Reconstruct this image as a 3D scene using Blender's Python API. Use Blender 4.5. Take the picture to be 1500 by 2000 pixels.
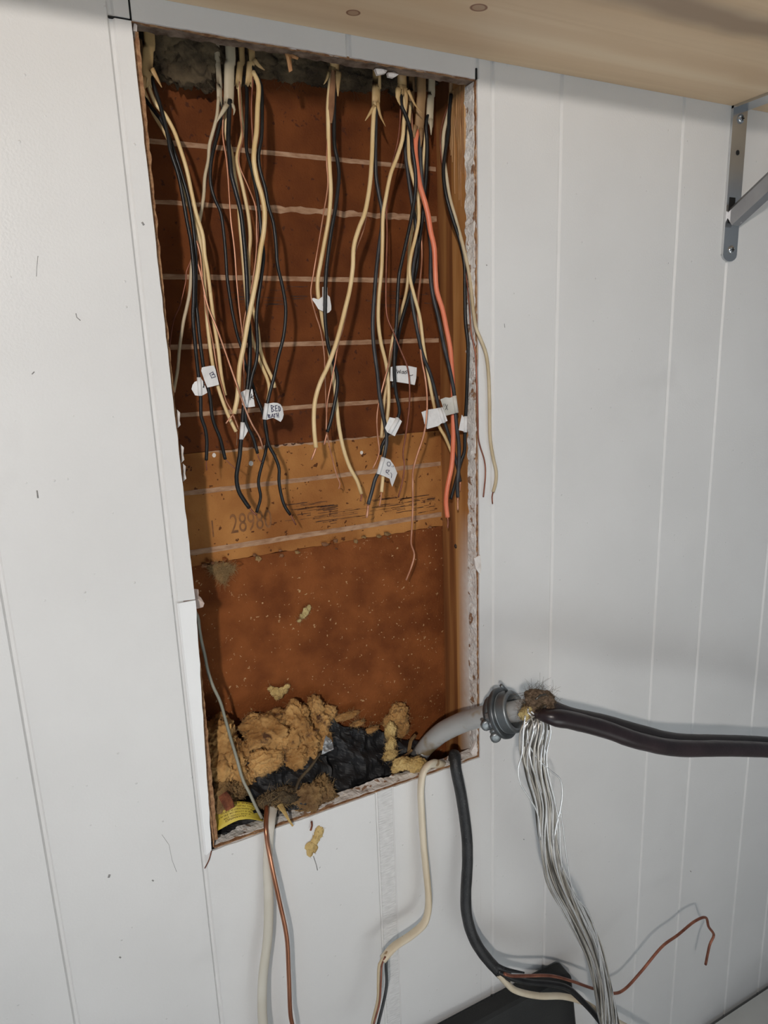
import bpy, bmesh, math, random
from mathutils import Vector, Matrix, noise
random.seed(7)
scene = bpy.context.scene
for o in list(bpy.data.objects): bpy.data.objects.remove(o)
COL = scene.collection

# ------------------------------------------------------------------ camera
# wall face is the plane y=0 (room at y<0, cavity at y>0); x right, z up; metres
F = 1322.3
AX = Vector((0.89423966, -0.13107748, 0.42796509))     # wall-right in camera axes (right, down, forward)
AD = Vector((0.03557018, 0.97394527, 0.22397627))      # down
AN = Vector((-0.44617282, -0.18506567, 0.87560294))    # into the wall
CAM = Vector((0, -0.7, 0))
def to_world(v): return Vector((AX.dot(v), AN.dot(v), -AD.dot(v)))
def at(px, py, y=0.0):
    d = to_world(Vector((px - 750, py - 1000, F)))
    return CAM + d * ((y - CAM.y) / d.y)
cd = bpy.data.cameras.new('camera'); cam = bpy.data.objects.new('camera', cd); COL.objects.link(cam)
cd.sensor_fit = 'VERTICAL'; cd.sensor_height = 36; cd.sensor_width = 27; cd.lens = F / 2000 * 36
cd.clip_start = 0.01
r_, u_, b_ = to_world(Vector((1, 0, 0))), to_world(Vector((0, -1, 0))), to_world(Vector((0, 0, -1)))
m = Matrix((r_, u_, b_)).transposed().to_4x4(); m.translation = CAM
cam.matrix_world = m
scene.camera = cam
# ------------------------------------------------------------------ light
w = bpy.data.worlds.new('room_light'); scene.world = w; w.use_nodes = True
w.node_tree.nodes['Background'].inputs[0].default_value = (0.82, 0.91, 1.0, 1)
w.node_tree.nodes['Background'].inputs[1].default_value = 0.17
def area(name, loc, target, size, power, col, spread=180):
    l = bpy.data.lights.new(name, 'AREA'); l.shape = 'DISK'; l.size = size; l.energy = power; l.color = col
    l.spread = math.radians(spread)
    o = bpy.data.objects.new(name, l); COL.objects.link(o); o.location = loc
    o.rotation_euler = (Vector(target) - Vector(loc)).to_track_quat('-Z', 'Y').to_euler()
    return o
sl_ = bpy.data.lights.new('work_lamp', 'SPOT'); sl_.energy = 68; sl_.color = (1.0, 0.93, 0.86); sl_.shadow_soft_size = 0.035
sl_.spot_size = math.radians(66); sl_.spot_blend = 1.0
lo_ = bpy.data.objects.new('work_lamp', sl_); COL.objects.link(lo_); lo_.location = (-0.60, -1.6, 0.43)
lo_.rotation_euler = (Vector((0.36, 0, -0.20)) - lo_.location).to_track_quat('-Z', 'Y').to_euler()
area('low_cool_fill', (-1.2, -2.0, -1.15), (0.5, 0, 0.1), 1.2, 6, (0.72, 0.86, 1.0))  # added unseen fill, low and bluish, lifting the shelf underside and wall
area('floor_bounce_fill', (0.5, -2.2, 1.6), (0.5, -2.2, -1.55), 0.5, 38, (0.83, 0.92, 1.0), 44)  # added unseen lamp: lights only the floor so its bounce brightens the shelf underside
scene.view_settings.view_transform = 'Standard'
scene.view_settings.look = 'None'
scene.view_settings.exposure = 0.14
scene.view_settings.gamma = 1.0
scene.view_settings.use_curve_mapping = False

# ------------------------------------------------------------------ materials
def newmat(name):
    mt = bpy.data.materials.new(name); mt.use_nodes = True
    nt = mt.node_tree; return mt, nt, nt.nodes['Principled BSDF']
def node(nt, t, **kw):
    n = nt.nodes.new(t)
    for k, v in kw.items(): setattr(n, k, v)
    return n
def mat(name, c1, c2=None, scale=30, stretch=(1, 1, 1), rough=0.5, metal=0, bump=0.0, bscale=200, lo=0.35, hi=0.65,
        spec=0.5, c3=None, s3=60, t3=0.62, w3=0.06, detail=6, coat=0):
    """noise-mixed two-colour surface with optional third-colour specks and fine relief"""
    mt, nt, p = newmat(name)
    p.inputs['Roughness'].default_value = rough; p.inputs['Metallic'].default_value = metal
    p.inputs['Specular IOR Level'].default_value = spec
    if coat: p.inputs['Coat Weight'].default_value = coat
    tc = node(nt, 'ShaderNodeTexCoord'); mp = node(nt, 'ShaderNodeMapping'); mp.inputs['Scale'].default_value = stretch
    nt.links.new(tc.outputs['Object'], mp.inputs[0])
    col = None
    if c2:
        nz = node(nt, 'ShaderNodeTexNoise'); nz.inputs['Scale'].default_value = scale; nz.inputs['Detail'].default_value = detail
        nt.links.new(mp.outputs[0], nz.inputs[0])
        rp = node(nt, 'ShaderNodeValToRGB'); rp.color_ramp.elements[0].position = lo; rp.color_ramp.elements[1].position = hi
        rp.color_ramp.elements[0].color = (*c1, 1); rp.color_ramp.elements[1].color = (*c2, 1)
        nt.links.new(nz.outputs[0], rp.inputs[0]); col = rp.outputs[0]
        if c3:
            n3 = node(nt, 'ShaderNodeTexNoise'); n3.inputs['Scale'].default_value = s3; n3.inputs['Detail'].default_value = 3
            nt.links.new(mp.outputs[0], n3.inputs[0])
            mr = node(nt, 'ShaderNodeMapRange'); mr.inputs[1].default_value = t3; mr.inputs[2].default_value = t3 + w3
            nt.links.new(n3.outputs[0], mr.inputs[0])
            mx = node(nt, 'ShaderNodeMix', data_type='RGBA'); nt.links.new(mr.outputs[0], mx.inputs[0])
            nt.links.new(col, mx.inputs[6]); mx.inputs[7].default_value = (*c3, 1); col = mx.outputs[2]
        nt.links.new(col, p.inputs['Base Color'])
    else:
        p.inputs['Base Color'].default_value = (*c1, 1)
    if bump:
        nb = node(nt, 'ShaderNodeTexNoise'); nb.inputs['Scale'].default_value = bscale; nb.inputs['Detail'].default_value = 4
        nt.links.new(mp.outputs[0], nb.inputs[0])
        bp = node(nt, 'ShaderNodeBump'); bp.inputs['Strength'].default_value = bump; bp.inputs['Distance'].default_value = 0.002
        nt.links.new(nb.outputs[0], bp.inputs['Height']); nt.links.new(bp.outputs[0], p.inputs['Normal'])
    return mt
M = {}
M['paint'] = mat('white_gloss_paint', (0.70, 0.69, 0.68), (0.74, 0.73, 0.72), 6, rough=0.36, bump=0.13, bscale=420, c3=(0.66, 0.65, 0.64), s3=7, t3=0.66, w3=0.15)
def add_nibs(mt, scale=85, keep=0.80):
    nt = mt.node_tree; p = nt.nodes['Principled BSDF']; tc = next(n for n in nt.nodes if n.type == 'TEX_COORD'); bp = next(n for n in nt.nodes if n.type == 'BUMP')
    vo = node(nt, 'ShaderNodeTexVoronoi'); vo.inputs['Scale'].default_value = scale; nt.links.new(tc.outputs['Object'], vo.inputs[0])
    mr = node(nt, 'ShaderNodeMapRange', interpolation_type='SMOOTHSTEP'); mr.inputs[1].default_value = 0.13; mr.inputs[2].default_value = 0.02; nt.links.new(vo.outputs['Distance'], mr.inputs[0])
    sc = node(nt, 'ShaderNodeSeparateColor'); nt.links.new(vo.outputs['Color'], sc.inputs[0])
    gt = node(nt, 'ShaderNodeMath', operation='GREATER_THAN'); nt.links.new(sc.outputs[0], gt.inputs[0]); gt.inputs[1].default_value = keep
    mu = node(nt, 'ShaderNodeMath', operation='MULTIPLY'); nt.links.new(mr.outputs[0], mu.inputs[0]); nt.links.new(gt.outputs[0], mu.inputs[1])
    b2 = node(nt, 'ShaderNodeBump'); b2.inputs['Strength'].default_value = 0.9; b2.inputs['Distance'].default_value = 0.0006
    nt.links.new(mu.outputs[0], b2.inputs['Height']); nt.links.new(bp.outputs[0], b2.inputs['Normal']); nt.links.new(b2.outputs[0], p.inputs['Normal'])
add_nibs(M['paint'])
M['scuff'] = mat('grey_scuff', (0.22, 0.21, 0.20), (0.36, 0.35, 0.34), 300, rough=0.8)
M['paint_fresh'] = mat('fresh_white_paint', (0.83, 0.83, 0.83), (0.87, 0.87, 0.87), 8, rough=0.4, bump=0.1, bscale=300)
M['sanded'] = mat('sanded_filler', (0.62, 0.61, 0.60), (0.78, 0.77, 0.76), 90, (1, 1, 6), rough=0.6, bump=0.5, bscale=160)
M['groove'] = mat('painted_groove', (0.66, 0.65, 0.64), (0.71, 0.70, 0.69), 20, rough=0.5)
M['panel_core'] = mat('brown_panel_core', (0.22, 0.10, 0.045), (0.42, 0.24, 0.12), 160, rough=0.9, bump=0.6, bscale=500)
M['dark_core'] = mat('dark_fibre_core', (0.09, 0.055, 0.035), (0.26, 0.19, 0.14), 70, rough=0.95, bump=0.8, bscale=300)
M['drywall'] = mat('broken_plaster', (0.72, 0.68, 0.64), (0.86, 0.84, 0.81), 60, rough=0.95, bump=0.9, bscale=260, c3=(0.30, 0.17, 0.10), s3=70, t3=0.60, w3=0.05)
M['plaster_chip'] = mat('plaster_chip', (0.66, 0.60, 0.56), (0.80, 0.76, 0.73), 80, rough=0.95, bump=0.8, bscale=300)
M['paper'] = mat('torn_pink_paper', (0.52, 0.38, 0.32), (0.66, 0.54, 0.48), 60, rough=0.9, bump=0.5, bscale=200)
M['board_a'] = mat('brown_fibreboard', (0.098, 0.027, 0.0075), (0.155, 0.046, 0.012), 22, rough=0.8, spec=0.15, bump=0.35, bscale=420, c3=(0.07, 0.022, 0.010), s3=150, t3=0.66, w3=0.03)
M['board_b'] = mat('orange_fibreboard', (0.25, 0.092, 0.025), (0.45, 0.205, 0.062), 12, rough=0.8, spec=0.15, bump=0.35, bscale=420, c3=(0.10, 0.034, 0.012), s3=150, t3=0.66, w3=0.03)
M['board_c'] = mat('speckled_fibreboard', (0.14, 0.040, 0.011), (0.23, 0.072, 0.020), 26, rough=0.9, spec=0.15, bump=0.6, bscale=320, c3=(0.44, 0.27, 0.13), s3=230, t3=0.685, w3=0.02)
M['chalk'] = mat('pale_chalk_line', (0.27, 0.14, 0.075), (0.42, 0.26, 0.16), 80, (1, 1, 3), rough=0.9)
M['ink'] = mat('black_board_ink', (0.03, 0.012, 0.006), (0.085, 0.03, 0.012), 90, rough=0.8)
M['fadedink'] = mat('faded_board_ink', (0.14, 0.056, 0.017), (0.24, 0.10, 0.03), 120, rough=0.8)
M['spot'] = mat('white_spot', (0.7, 0.64, 0.58), rough=0.8)
def wood(name, c1, c2, c3, axis='z', scale=9, rough=0.6):
    mt, nt, p = newmat(name); p.inputs['Roughness'].default_value = rough
    tc = node(nt, 'ShaderNodeTexCoord'); mp = node(nt, 'ShaderNodeMapping')
    s = {'x': (0.25, 6, 6), 'z': (6, 6, 0.35)}[axis]; mp.inputs['Scale'].default_value = s
    nt.links.new(tc.outputs['Object'], mp.inputs[0])
    nz = node(nt, 'ShaderNodeTexNoise'); nz.inputs['Scale'].default_value = scale; nz.inputs['Detail'].default_value = 5; nz.inputs['Distortion'].default_value = 0.6
    nt.links.new(mp.outputs[0], nz.inputs[0])
    rp = node(nt, 'ShaderNodeValToRGB'); e = rp.color_ramp.elements
    e[0].position = 0.32; e[0].color = (*c1, 1); e[1].position = 0.68; e[1].color = (*c3, 1)
    k = e.new(0.5); k.color = (*c2, 1)
    nt.links.new(nz.outputs[0], rp.inputs[0]); nt.links.new(rp.outputs[0], p.inputs['Base Color'])
    bp = node(nt, 'ShaderNodeBump'); bp.inputs['Strength'].default_value = 0.25; bp.inputs['Distance'].default_value = 0.001
    nt.links.new(nz.outputs[0], bp.inputs['Height']); nt.links.new(bp.outputs[0], p.inputs['Normal'])
    return mt, nt, p, rp, tc
M['stud'] = wood('old_stud_wood', (0.16, 0.055, 0.018), (0.27, 0.105, 0.032), (0.42, 0.20, 0.065), 'z')[0]
M['splinter'] = wood('torn_wood', (0.25, 0.10, 0.035), (0.42, 0.22, 0.085), (0.60, 0.38, 0.19), 'z', 14)[0]
# stud with an overspray of white paint towards the room (a stain of its own, fading out)
def stud_spray():
    mt, nt, p, rp, tc = wood('stud_wood_oversprayed', (0.30, 0.12, 0.035), (0.44, 0.20, 0.062), (0.56, 0.29, 0.105), 'z')
    sp = node(nt, 'ShaderNodeSeparateXYZ'); nt.links.new(tc.outputs['Object'], sp.inputs[0])
    a = node(nt, 'ShaderNodeMapRange'); a.inputs[1].default_value = 0.052; a.inputs[2].default_value = 0.026; nt.links.new(sp.outputs['Y'], a.inputs[0])
    b = node(nt, 'ShaderNodeMapRange'); b.inputs[1].default_value = -0.20; b.inputs[2].default_value = -0.30; nt.links.new(sp.outputs['Z'], b.inputs[0])
    nz = node(nt, 'ShaderNodeTexNoise'); nz.inputs['Scale'].default_value = 130; nt.links.new(tc.outputs['Object'], nz.inputs[0])
    mu = node(nt, 'ShaderNodeMath', operation='MULTIPLY'); nt.links.new(a.outputs[0], mu.inputs[0]); nt.links.new(b.outputs[0], mu.inputs[1])
    ad = node(nt, 'ShaderNodeMath', operation='MULTIPLY_ADD'); nt.links.new(nz.outputs[0], ad.inputs[0]); ad.inputs[1].default_value = 0.5; ad.inputs[2].default_value = 0.72
    m2 = node(nt, 'ShaderNodeMath', operation='MULTIPLY', use_clamp=True); nt.links.new(mu.outputs[0], m2.inputs[0]); nt.links.new(ad.outputs[0], m2.inputs[1])
    mx = node(nt, 'ShaderNodeMix', data_type='RGBA'); nt.links.new(m2.outputs[0], mx.inputs[0]); nt.links.new(rp.outputs[0], mx.inputs[6]); mx.inputs[7].default_value = (0.80, 0.76, 0.72, 1)
    nt.links.new(mx.outputs[2], p.inputs['Base Color'])
    return mt
M['stud_spray'] = stud_spray()
def shelf_mat():
    mt, nt, p, rp, tc = wood('pine_board', (0.64, 0.445, 0.265), (0.71, 0.515, 0.32), (0.75, 0.57, 0.375), 'x', 5, 0.5)
    col = rp.outputs[0]
    sp = node(nt, 'ShaderNodeSeparateXYZ'); nt.links.new(tc.outputs['Object'], sp.inputs[0])
    nz = node(nt, 'ShaderNodeTexNoise'); nz.inputs['Scale'].default_value = 6; nt.links.new(tc.outputs['Object'], nz.inputs[0])
    def band(y0, wd, c, xa, xb):
        nonlocal col
        s = node(nt, 'ShaderNodeMath', operation='MULTIPLY_ADD'); nt.links.new(nz.outputs[0], s.inputs[0]); s.inputs[1].default_value = 0.05; nt.links.new(sp.outputs['Y'], s.inputs[2])
        d = node(nt, 'ShaderNodeMath', operation='SUBTRACT'); nt.links.new(s.outputs[0], d.inputs[0]); d.inputs[1].default_value = y0 + 0.025
        ab = node(nt, 'ShaderNodeMath', operation='ABSOLUTE'); nt.links.new(d.outputs[0], ab.inputs[0])
        mr = node(nt, 'ShaderNodeMapRange', interpolation_type='SMOOTHSTEP'); mr.inputs[1].default_value = wd; mr.inputs[2].default_value = wd * 0.2; nt.links.new(ab.outputs[0], mr.inputs[0])
        mr2 = node(nt, 'ShaderNodeMapRange', interpolation_type='SMOOTHSTEP'); mr2.inputs[1].default_value = xa; mr2.inputs[2].default_value = xb; nt.links.new(sp.outputs['X'], mr2.inputs[0])
        mu = node(nt, 'ShaderNodeMath', operation='MULTIPLY'); nt.links.new(mr.outputs[0], mu.inputs[0]); nt.links.new(mr2.outputs[0], mu.inputs[1])
        mx = node(nt, 'ShaderNodeMix', data_type='RGBA'); nt.links.new(mu.outputs[0], mx.inputs[0]); nt.links.new(col, mx.inputs[6]); mx.inputs[7].default_value = (*c, 1); col = mx.outputs[2]
    band(-0.166, 0.030, (0.36, 0.245, 0.155), 0.42, 0.58)
    band(-0.085, 0.022, (0.64, 0.445, 0.265), 0.3, 0.8)
    for (x, y, a, b) in ((0.3085, -0.042, 0.0075, 0.0062), (0.4141, -0.0948, 0.0095, 0.0075), (0.78, -0.19, 0.010, 0.007)):
        mp = node(nt, 'ShaderNodeMapping', vector_type='TEXTURE'); mp.inputs['Location'].default_value = (x, y, 0.316); mp.inputs['Scale'].default_value = (a, b, 1)
        nt.links.new(tc.outputs['Object'], mp.inputs[0])
        ln = node(nt, 'ShaderNodeVectorMath', operation='LENGTH'); nt.links.new(mp.outputs[0], ln.inputs[0])
        rr = node(nt, 'ShaderNodeValToRGB'); e = rr.color_ramp.elements
        e[0].position = 0.0; e[0].color = (0.55, 0.55, 0.55, 1); e[1].position = 0.62; e[1].color = (0.55, 0.55, 0.55, 1)
        for ps, v in ((0.78, 1.0), (0.88, 0.9), (1.0, 0.0)):
            k = e.new(ps); k.color = (v, v, v, 1)
        nt.links.new(ln.outputs['Value'], rr.inputs[0])
        mx = node(nt, 'ShaderNodeMix', data_type='RGBA'); nt.links.new(rr.outputs[0], mx.inputs[0]); nt.links.new(col, mx.inputs[6]); mx.inputs[7].default_value = (0.22, 0.085, 0.04, 1); col = mx.outputs[2]
    nt.links.new(col, p.inputs['Base Color'])
    return mt
M['pine'] = shelf_mat()
M['black_wire'] = mat('black_insulation', (0.010, 0.010, 0.010), (0.018, 0.018, 0.019), 60, spec=0.35, rough=0.36, bump=0.1, bscale=300)
M['dusty_wire'] = mat('dusty_black_insulation', (0.018, 0.018, 0.02), (0.045, 0.045, 0.048), 60, rough=0.45)
M['white_wire'] = mat('yellowed_white_insulation', (0.64, 0.44, 0.20), (0.74, 0.56, 0.31), 25, rough=0.42, c3=(0.40, 0.24, 0.10), s3=40, t3=0.70, w3=0.06)
M['dull_white_wire'] = mat('dulled_white_insulation', (0.46, 0.36, 0.22), (0.58, 0.48, 0.33), 30, rough=0.5)
M['red_wire'] = mat('coral_red_insulation', (0.66, 0.17, 0.085), (0.78, 0.235, 0.13), 25, rough=0.4)
M['copper'] = mat('bare_copper', (0.42, 0.18, 0.10), (0.66, 0.34, 0.22), 50, rough=0.4, metal=0.5)
M['copper_shiny'] = mat('heavy_bare_copper', (0.38, 0.15, 0.085), (0.62, 0.29, 0.17), 40, (1, 1, .3), rough=0.28, metal=0.85)
M['brown_copper'] = mat('tarnished_copper', (0.20, 0.07, 0.045), (0.36, 0.14, 0.085), 60, rough=0.42, metal=0.6)
M['sheath'] = mat('tan_cable_sheath', (0.36, 0.20, 0.075), (0.50, 0.34, 0.155), 22, rough=0.5, bump=0.2, bscale=150, c3=(0.24, 0.12, 0.05), s3=45, t3=0.66, w3=0.08)
M['sheath_grey'] = mat('greyish_cable_sheath', (0.36, 0.29, 0.19), (0.48, 0.40, 0.28), 22, rough=0.5, bump=0.2, bscale=150, c3=(0.30, 0.18, 0.09), s3=45, t3=0.66, w3=0.08)
M['sheath_brown'] = mat('brown_cable_sheath', (0.19, 0.10, 0.045), (0.32, 0.19, 0.085), 22, rough=0.55, bump=0.2, bscale=150)
M['sheath_white'] = mat('dirty_white_sheath', (0.62, 0.50, 0.34), (0.76, 0.68, 0.54), 18, (1, 1, 0.35), rough=0.45, c3=(0.34, 0.22, 0.11), s3=70, t3=0.68, w3=0.05)
M['sheath_grey2'] = mat('pale_grey_sheath', (0.56, 0.52, 0.44), (0.66, 0.63, 0.56), 14, rough=0.45, c3=(0.35, 0.28, 0.2), s3=80, t3=0.72, w3=0.03)
M['sheath_black'] = mat('dusty_black_sheath', (0.012, 0.012, 0.013), (0.03, 0.03, 0.031), 40, rough=0.42, bump=0.35, bscale=700, c3=(0.10, 0.10, 0.095), s3=420, t3=0.66, w3=0.05)
M['kraft'] = mat('brown_kraft_filler', (0.16, 0.07, 0.03), (0.27, 0.13, 0.06), 50, rough=0.9, bump=0.4, bscale=120)
M['tag'] = mat('white_cloth_tape', (0.66, 0.64, 0.63), (0.76, 0.75, 0.74), 40, rough=0.65, bump=0.15, bscale=200)
M['tag_old'] = mat('greyed_cloth_tape', (0.46, 0.44, 0.39), (0.58, 0.55, 0.50), 50, rough=0.7, bump=0.15, bscale=200)
M['pen'] = mat('dark_blue_ink', (0.012, 0.009, 0.06), rough=0.6)
M['pen_black'] = mat('black_marker_ink', (0.012, 0.011, 0.016), rough=0.6)
M['grey_wire'] = mat('grey_green_wire', (0.25, 0.25, 0.20), (0.33, 0.32, 0.26), 25, rough=0.45)
M['se_jacket'] = mat('grey_vinyl_jacket', (0.34, 0.34, 0.335), (0.42, 0.42, 0.415), 14, rough=0.42, bump=0.1, bscale=120, c3=(0.27, 0.20, 0.11), s3=26, t3=0.62, w3=0.1)
M['foil'] = mat('silver_tape', (0.20, 0.205, 0.21), (0.42, 0.43, 0.44), 60, rough=0.45, metal=0.5, bump=0.4, bscale=120)
M['zinc'] = mat('dull_zinc', (0.22, 0.24, 0.25), (0.34, 0.36, 0.37), 30, rough=0.42, metal=0.75, c3=(0.16, 0.13, 0.09), s3=30, t3=0.66, w3=0.1)
M['zinc_dark'] = mat('dark_zinc', (0.10, 0.11, 0.115), (0.17, 0.18, 0.19), 30, rough=0.4, metal=0.7)
M['aluminium'] = mat('aluminium_strand', (0.80, 0.80, 0.80), (0.92, 0.92, 0.92), 40, rough=0.25, metal=0.6)
M['aluminium_dull'] = mat('oxidised_aluminium_strand', (0.50, 0.46, 0.40), (0.68, 0.64, 0.58), 40, rough=0.32, metal=0.65)
M['aluminium_dark'] = mat('grimy_aluminium_strand', (0.12, 0.11, 0.095), (0.22, 0.205, 0.18), 40, rough=0.4, metal=0.8)
M['service_black'] = mat('black_rubber_conductor', (0.014, 0.011, 0.011), (0.032, 0.024, 0.024), 20, (0.3, 1, 1), rough=0.45, bump=0.2, bscale=90)
M['service_purple'] = mat('purplish_black_rubber', (0.016, 0.009, 0.010), (0.030, 0.017, 0.019), 20, rough=0.35, bump=0.2, bscale=90)
M['burlap'] = mat('frayed_brown_fibre', (0.08, 0.05, 0.03), (0.26, 0.18, 0.12), 160, rough=1.0, bump=0.8, bscale=300)
M['yellow_fluff'] = mat('yellow_fluff', (0.36, 0.27, 0.11), (0.60, 0.48, 0.22), 90, rough=1.0, bump=0.8, bscale=260)
M['insul'] = mat('amber_glass_wool', (0.30, 0.145, 0.042), (0.57, 0.33, 0.12), 30, rough=1.0, bump=1.0, bscale=190, c3=(0.10, 0.045, 0.02), s3=55, t3=0.64, w3=0.08)
M['insul_pale'] = mat('yellow_glass_wool', (0.42, 0.27, 0.09), (0.62, 0.45, 0.19), 40, rough=1.0, bump=1.0, bscale=200)
M['insul_dark'] = mat('dirty_glass_wool', (0.030, 0.019, 0.010), (0.12, 0.084, 0.045), 40, rough=1.0, bump=1.0, bscale=170)
M['insul_brown'] = mat('brown_glass_wool', (0.14, 0.075, 0.03), (0.34, 0.21, 0.085), 40, rough=1.0, bump=1.0, bscale=190)
M['fibre'] = mat('wool_fibre', (0.42, 0.28, 0.13), rough=0.9)
M['fibre_dark'] = mat('dirty_wool_fibre', (0.13, 0.09, 0.05), rough=0.9)
M['tar'] = mat('black_tar_paper', (0.008, 0.008, 0.009), (0.022, 0.023, 0.026), 30, rough=0.62, bump=0.5, bscale=120, c3=(0.055, 0.06, 0.065), s3=40, t3=0.66, w3=0.1)
M['yellow_tag'] = mat('yellow_plastic_tag', (0.55, 0.41, 0.045), (0.66, 0.51, 0.07), 40, rough=0.5)
M['rust'] = mat('reddish_rotten_wood', (0.11, 0.03, 0.012), (0.24, 0.075, 0.03), 80, rough=0.9, bump=0.8, bscale=200)
M['zinc_bright'] = mat('bright_zinc_plate', (0.50, 0.51, 0.52), (0.58, 0.59, 0.60), 12, rough=0.22, metal=0.9)
M['steel_grey'] = mat('grey_steel_brace', (0.30, 0.30, 0.31), (0.38, 0.38, 0.39), 20, rough=0.35, metal=0.75, c3=(0.6, 0.6, 0.6), s3=70, t3=0.7, w3=0.04)
M['hole'] = mat('dark_hole', (0.01, 0.01, 0.01), rough=0.9)
M['black_panel'] = mat('matt_black_panel', (0.010, 0.010, 0.010), (0.016, 0.016, 0.015), 20, rough=0.6, bump=0.2, bscale=500, c3=(0.12, 0.11, 0.09), s3=160, t3=0.735, w3=0.02)
M['cab_white'] = mat('grey_white_laminate', (0.55, 0.55, 0.52), (0.62, 0.62, 0.59), 10, rough=0.5)
M['floor'] = mat('grey_floor', (0.66, 0.62, 0.56), (0.74, 0.70, 0.64), 5, rough=0.6)
M['knot'] = mat('dark_nail_hole', (0.02, 0.014, 0.01), (0.05, 0.04, 0.035), 100, rough=0.6)

# ------------------------------------------------------------------ helpers
def origin_of(o):
    v = Vector((0, 0, 0))
    while o is not None: v += o.location; o = o.parent
    return v
def obj(name, vs, fs, mt, parent=None, smooth=True, kind=None):
    """one mesh object from world-space points"""
    off = origin_of(parent)
    me = bpy.data.meshes.new(name); me.from_pydata([tuple(Vector(v) - off) for v in vs], [], fs); me.update()
    bm = bmesh.new(); bm.from_mesh(me); bmesh.ops.recalc_face_normals(bm, faces=bm.faces); bm.to_mesh(me); bm.free()
    if smooth:
        for p in me.polygons: p.use_smooth = True
    mts = mt if isinstance(mt, (list, tuple)) else [mt]
    for q in mts: me.materials.append(M[q] if isinstance(q, str) else q)
    o = bpy.data.objects.new(name, me); COL.objects.link(o); o.parent = parent
    if kind: o['kind'] = kind
    return o
def bmobj(name, bm, mt, parent=None, smooth=False, kind=None):
    bm.verts.ensure_lookup_table(); bm.verts.index_update()
    vs = [v.co.copy() for v in bm.verts]; fs = [[v.index for v in f.verts] for f in bm.faces]; bm.free()
    return obj(name, vs, fs, mt, parent, smooth, kind)
def thing(name, label, cat, loc, group=None):
    o = bpy.data.objects.new(name, None); o.empty_display_size = 0.02; COL.objects.link(o); o.location = loc
    o['label'] = label; o['category'] = cat
    if group: o['group'] = group
    return o
def tag(o, label, cat, group=None):
    o['label'] = label; o['category'] = cat
    if group: o['group'] = group
    return o
def struct(o, label=None):
    o['kind'] = 'structure'
    if label: o['label'] = label
    return o
class MB:
    def __init__(s): s.v = []; s.f = []
    def add(s, vs, fs):
        n = len(s.v); s.v += [Vector(v) for v in vs]; s.f += [[i + n for i in f] for f in fs]; return s
    def box(s, a, b):
        (x0, y0, z0), (x1, y1, z1) = a, b
        return s.add([(x0, y0, z0), (x1, y0, z0), (x1, y1, z0), (x0, y1, z0), (x0, y0, z1), (x1, y0, z1), (x1, y1, z1), (x0, y1, z1)],
                     [(0, 3, 2, 1), (4, 5, 6, 7), (0, 1, 5, 4), (1, 2, 6, 5), (2, 3, 7, 6), (3, 0, 4, 7)])
    def build(s, name, mt, parent=None, smooth=True, kind=None): return obj(name, s.v, s.f, mt, parent, smooth, kind)
def spline(pts, step=0.004):
    """Catmull-Rom through 3-D points, evenly resampled"""
    P = [Vector(p) for p in pts]
    if len(P) == 2: P = [P[0], (P[0] + P[1]) / 2, P[1]]
    Q = [2 * P[0] - P[1]] + P + [2 * P[-1] - P[-2]]
    out = []
    for i in range(1, len(Q) - 2):
        p0, p1, p2, p3 = Q[i - 1:i + 3]
        n = max(2, int((p2 - p1).length / step))
        for k in range(n):
            t = k / n
            out.append(0.5 * ((2 * p1) + (p2 - p0) * t + (2 * p0 - 5 * p1 + 4 * p2 - p3) * t * t + (3 * p1 - p0 - 3 * p2 + p3) * t ** 3))
    out.append(P[-1]); return out
def tube(path, r, n=8, flat=1.0, side=None, caps=True, rfun=None, wob=0):
    """swept tube; flat<1 squeezes it across the side vector"""
    vs, fs = [], []; L = len(path)
    T = [(path[min(i + 1, L - 1)] - path[max(i - 1, 0)]).normalized() for i in range(L)]
    a = Vector(side) if side else (Vector((1, 0, 0)) if abs(T[0].x) < 0.8 else Vector((0, 0, 1)))
    for i in range(L):
        s_ = (a - T[i] * a.dot(T[i])).normalized(); u = T[i].cross(s_)
        if not side: a = s_
        rr = r * (rfun(i / (L - 1)) if rfun else 1)
        for k in range(n):
            q = 2 * math.pi * k / n
            j = 1 + (wob * noise.noise(path[i] * 60 + Vector((k * 1.7, 0, 0))) if wob else 0)
            vs.append(path[i] + s_ * math.cos(q) * rr * j + u * math.sin(q) * rr * flat * j)
    for i in range(L - 1):
        for k in range(n):
            fs.append((i * n + k, i * n + (k + 1) % n, (i + 1) * n + (k + 1) % n, (i + 1) * n + k))
    if caps: fs.append(tuple(range(n))); fs.append(tuple((L - 1) * n + k for k in range(n)))
    return vs, fs
def polybox(poly, y0, y1, name, mt, parent=None, smooth=False, bev=0.0, kind=None):
    """outline in the wall plane (x,z) given a thickness from y0 (room side) to y1"""
    n = len(poly); cx = sum(p[0] for p in poly) / n; cz = sum(p[1] for p in poly) / n
    vs = [(x, y0, z) for x, z in poly] + [(x, y1, z) for x, z in poly]
    fs = [tuple(range(n)), tuple(range(2 * n - 1, n - 1, -1))] + [(i, (i + 1) % n, n + (i + 1) % n, n + i) for i in range(n)]
    return obj(name, vs, fs, mt, parent, smooth, kind)
def jag(a, b, step, amp, seed=0, ends=True):
    """ragged line from a to b in (x,z)"""
    a, b = Vector(a), Vector(b); L = (b - a).length; n = max(2, int(L / step)); d = (b - a).normalized(); p = Vector((-d.y, d.x)); out = []
    for i in range(n + 1):
        t = i / n; j = 0 if (i in (0, n) and ends) else amp * (noise.noise(Vector((t * L * 90, seed * 7.1, 0))) * 1.1 + noise.noise(Vector((t * L * 420, seed * 3.3, 5))) * 0.7)
        out.append(tuple(a + (b - a) * t + p * j))
    return out
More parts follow.
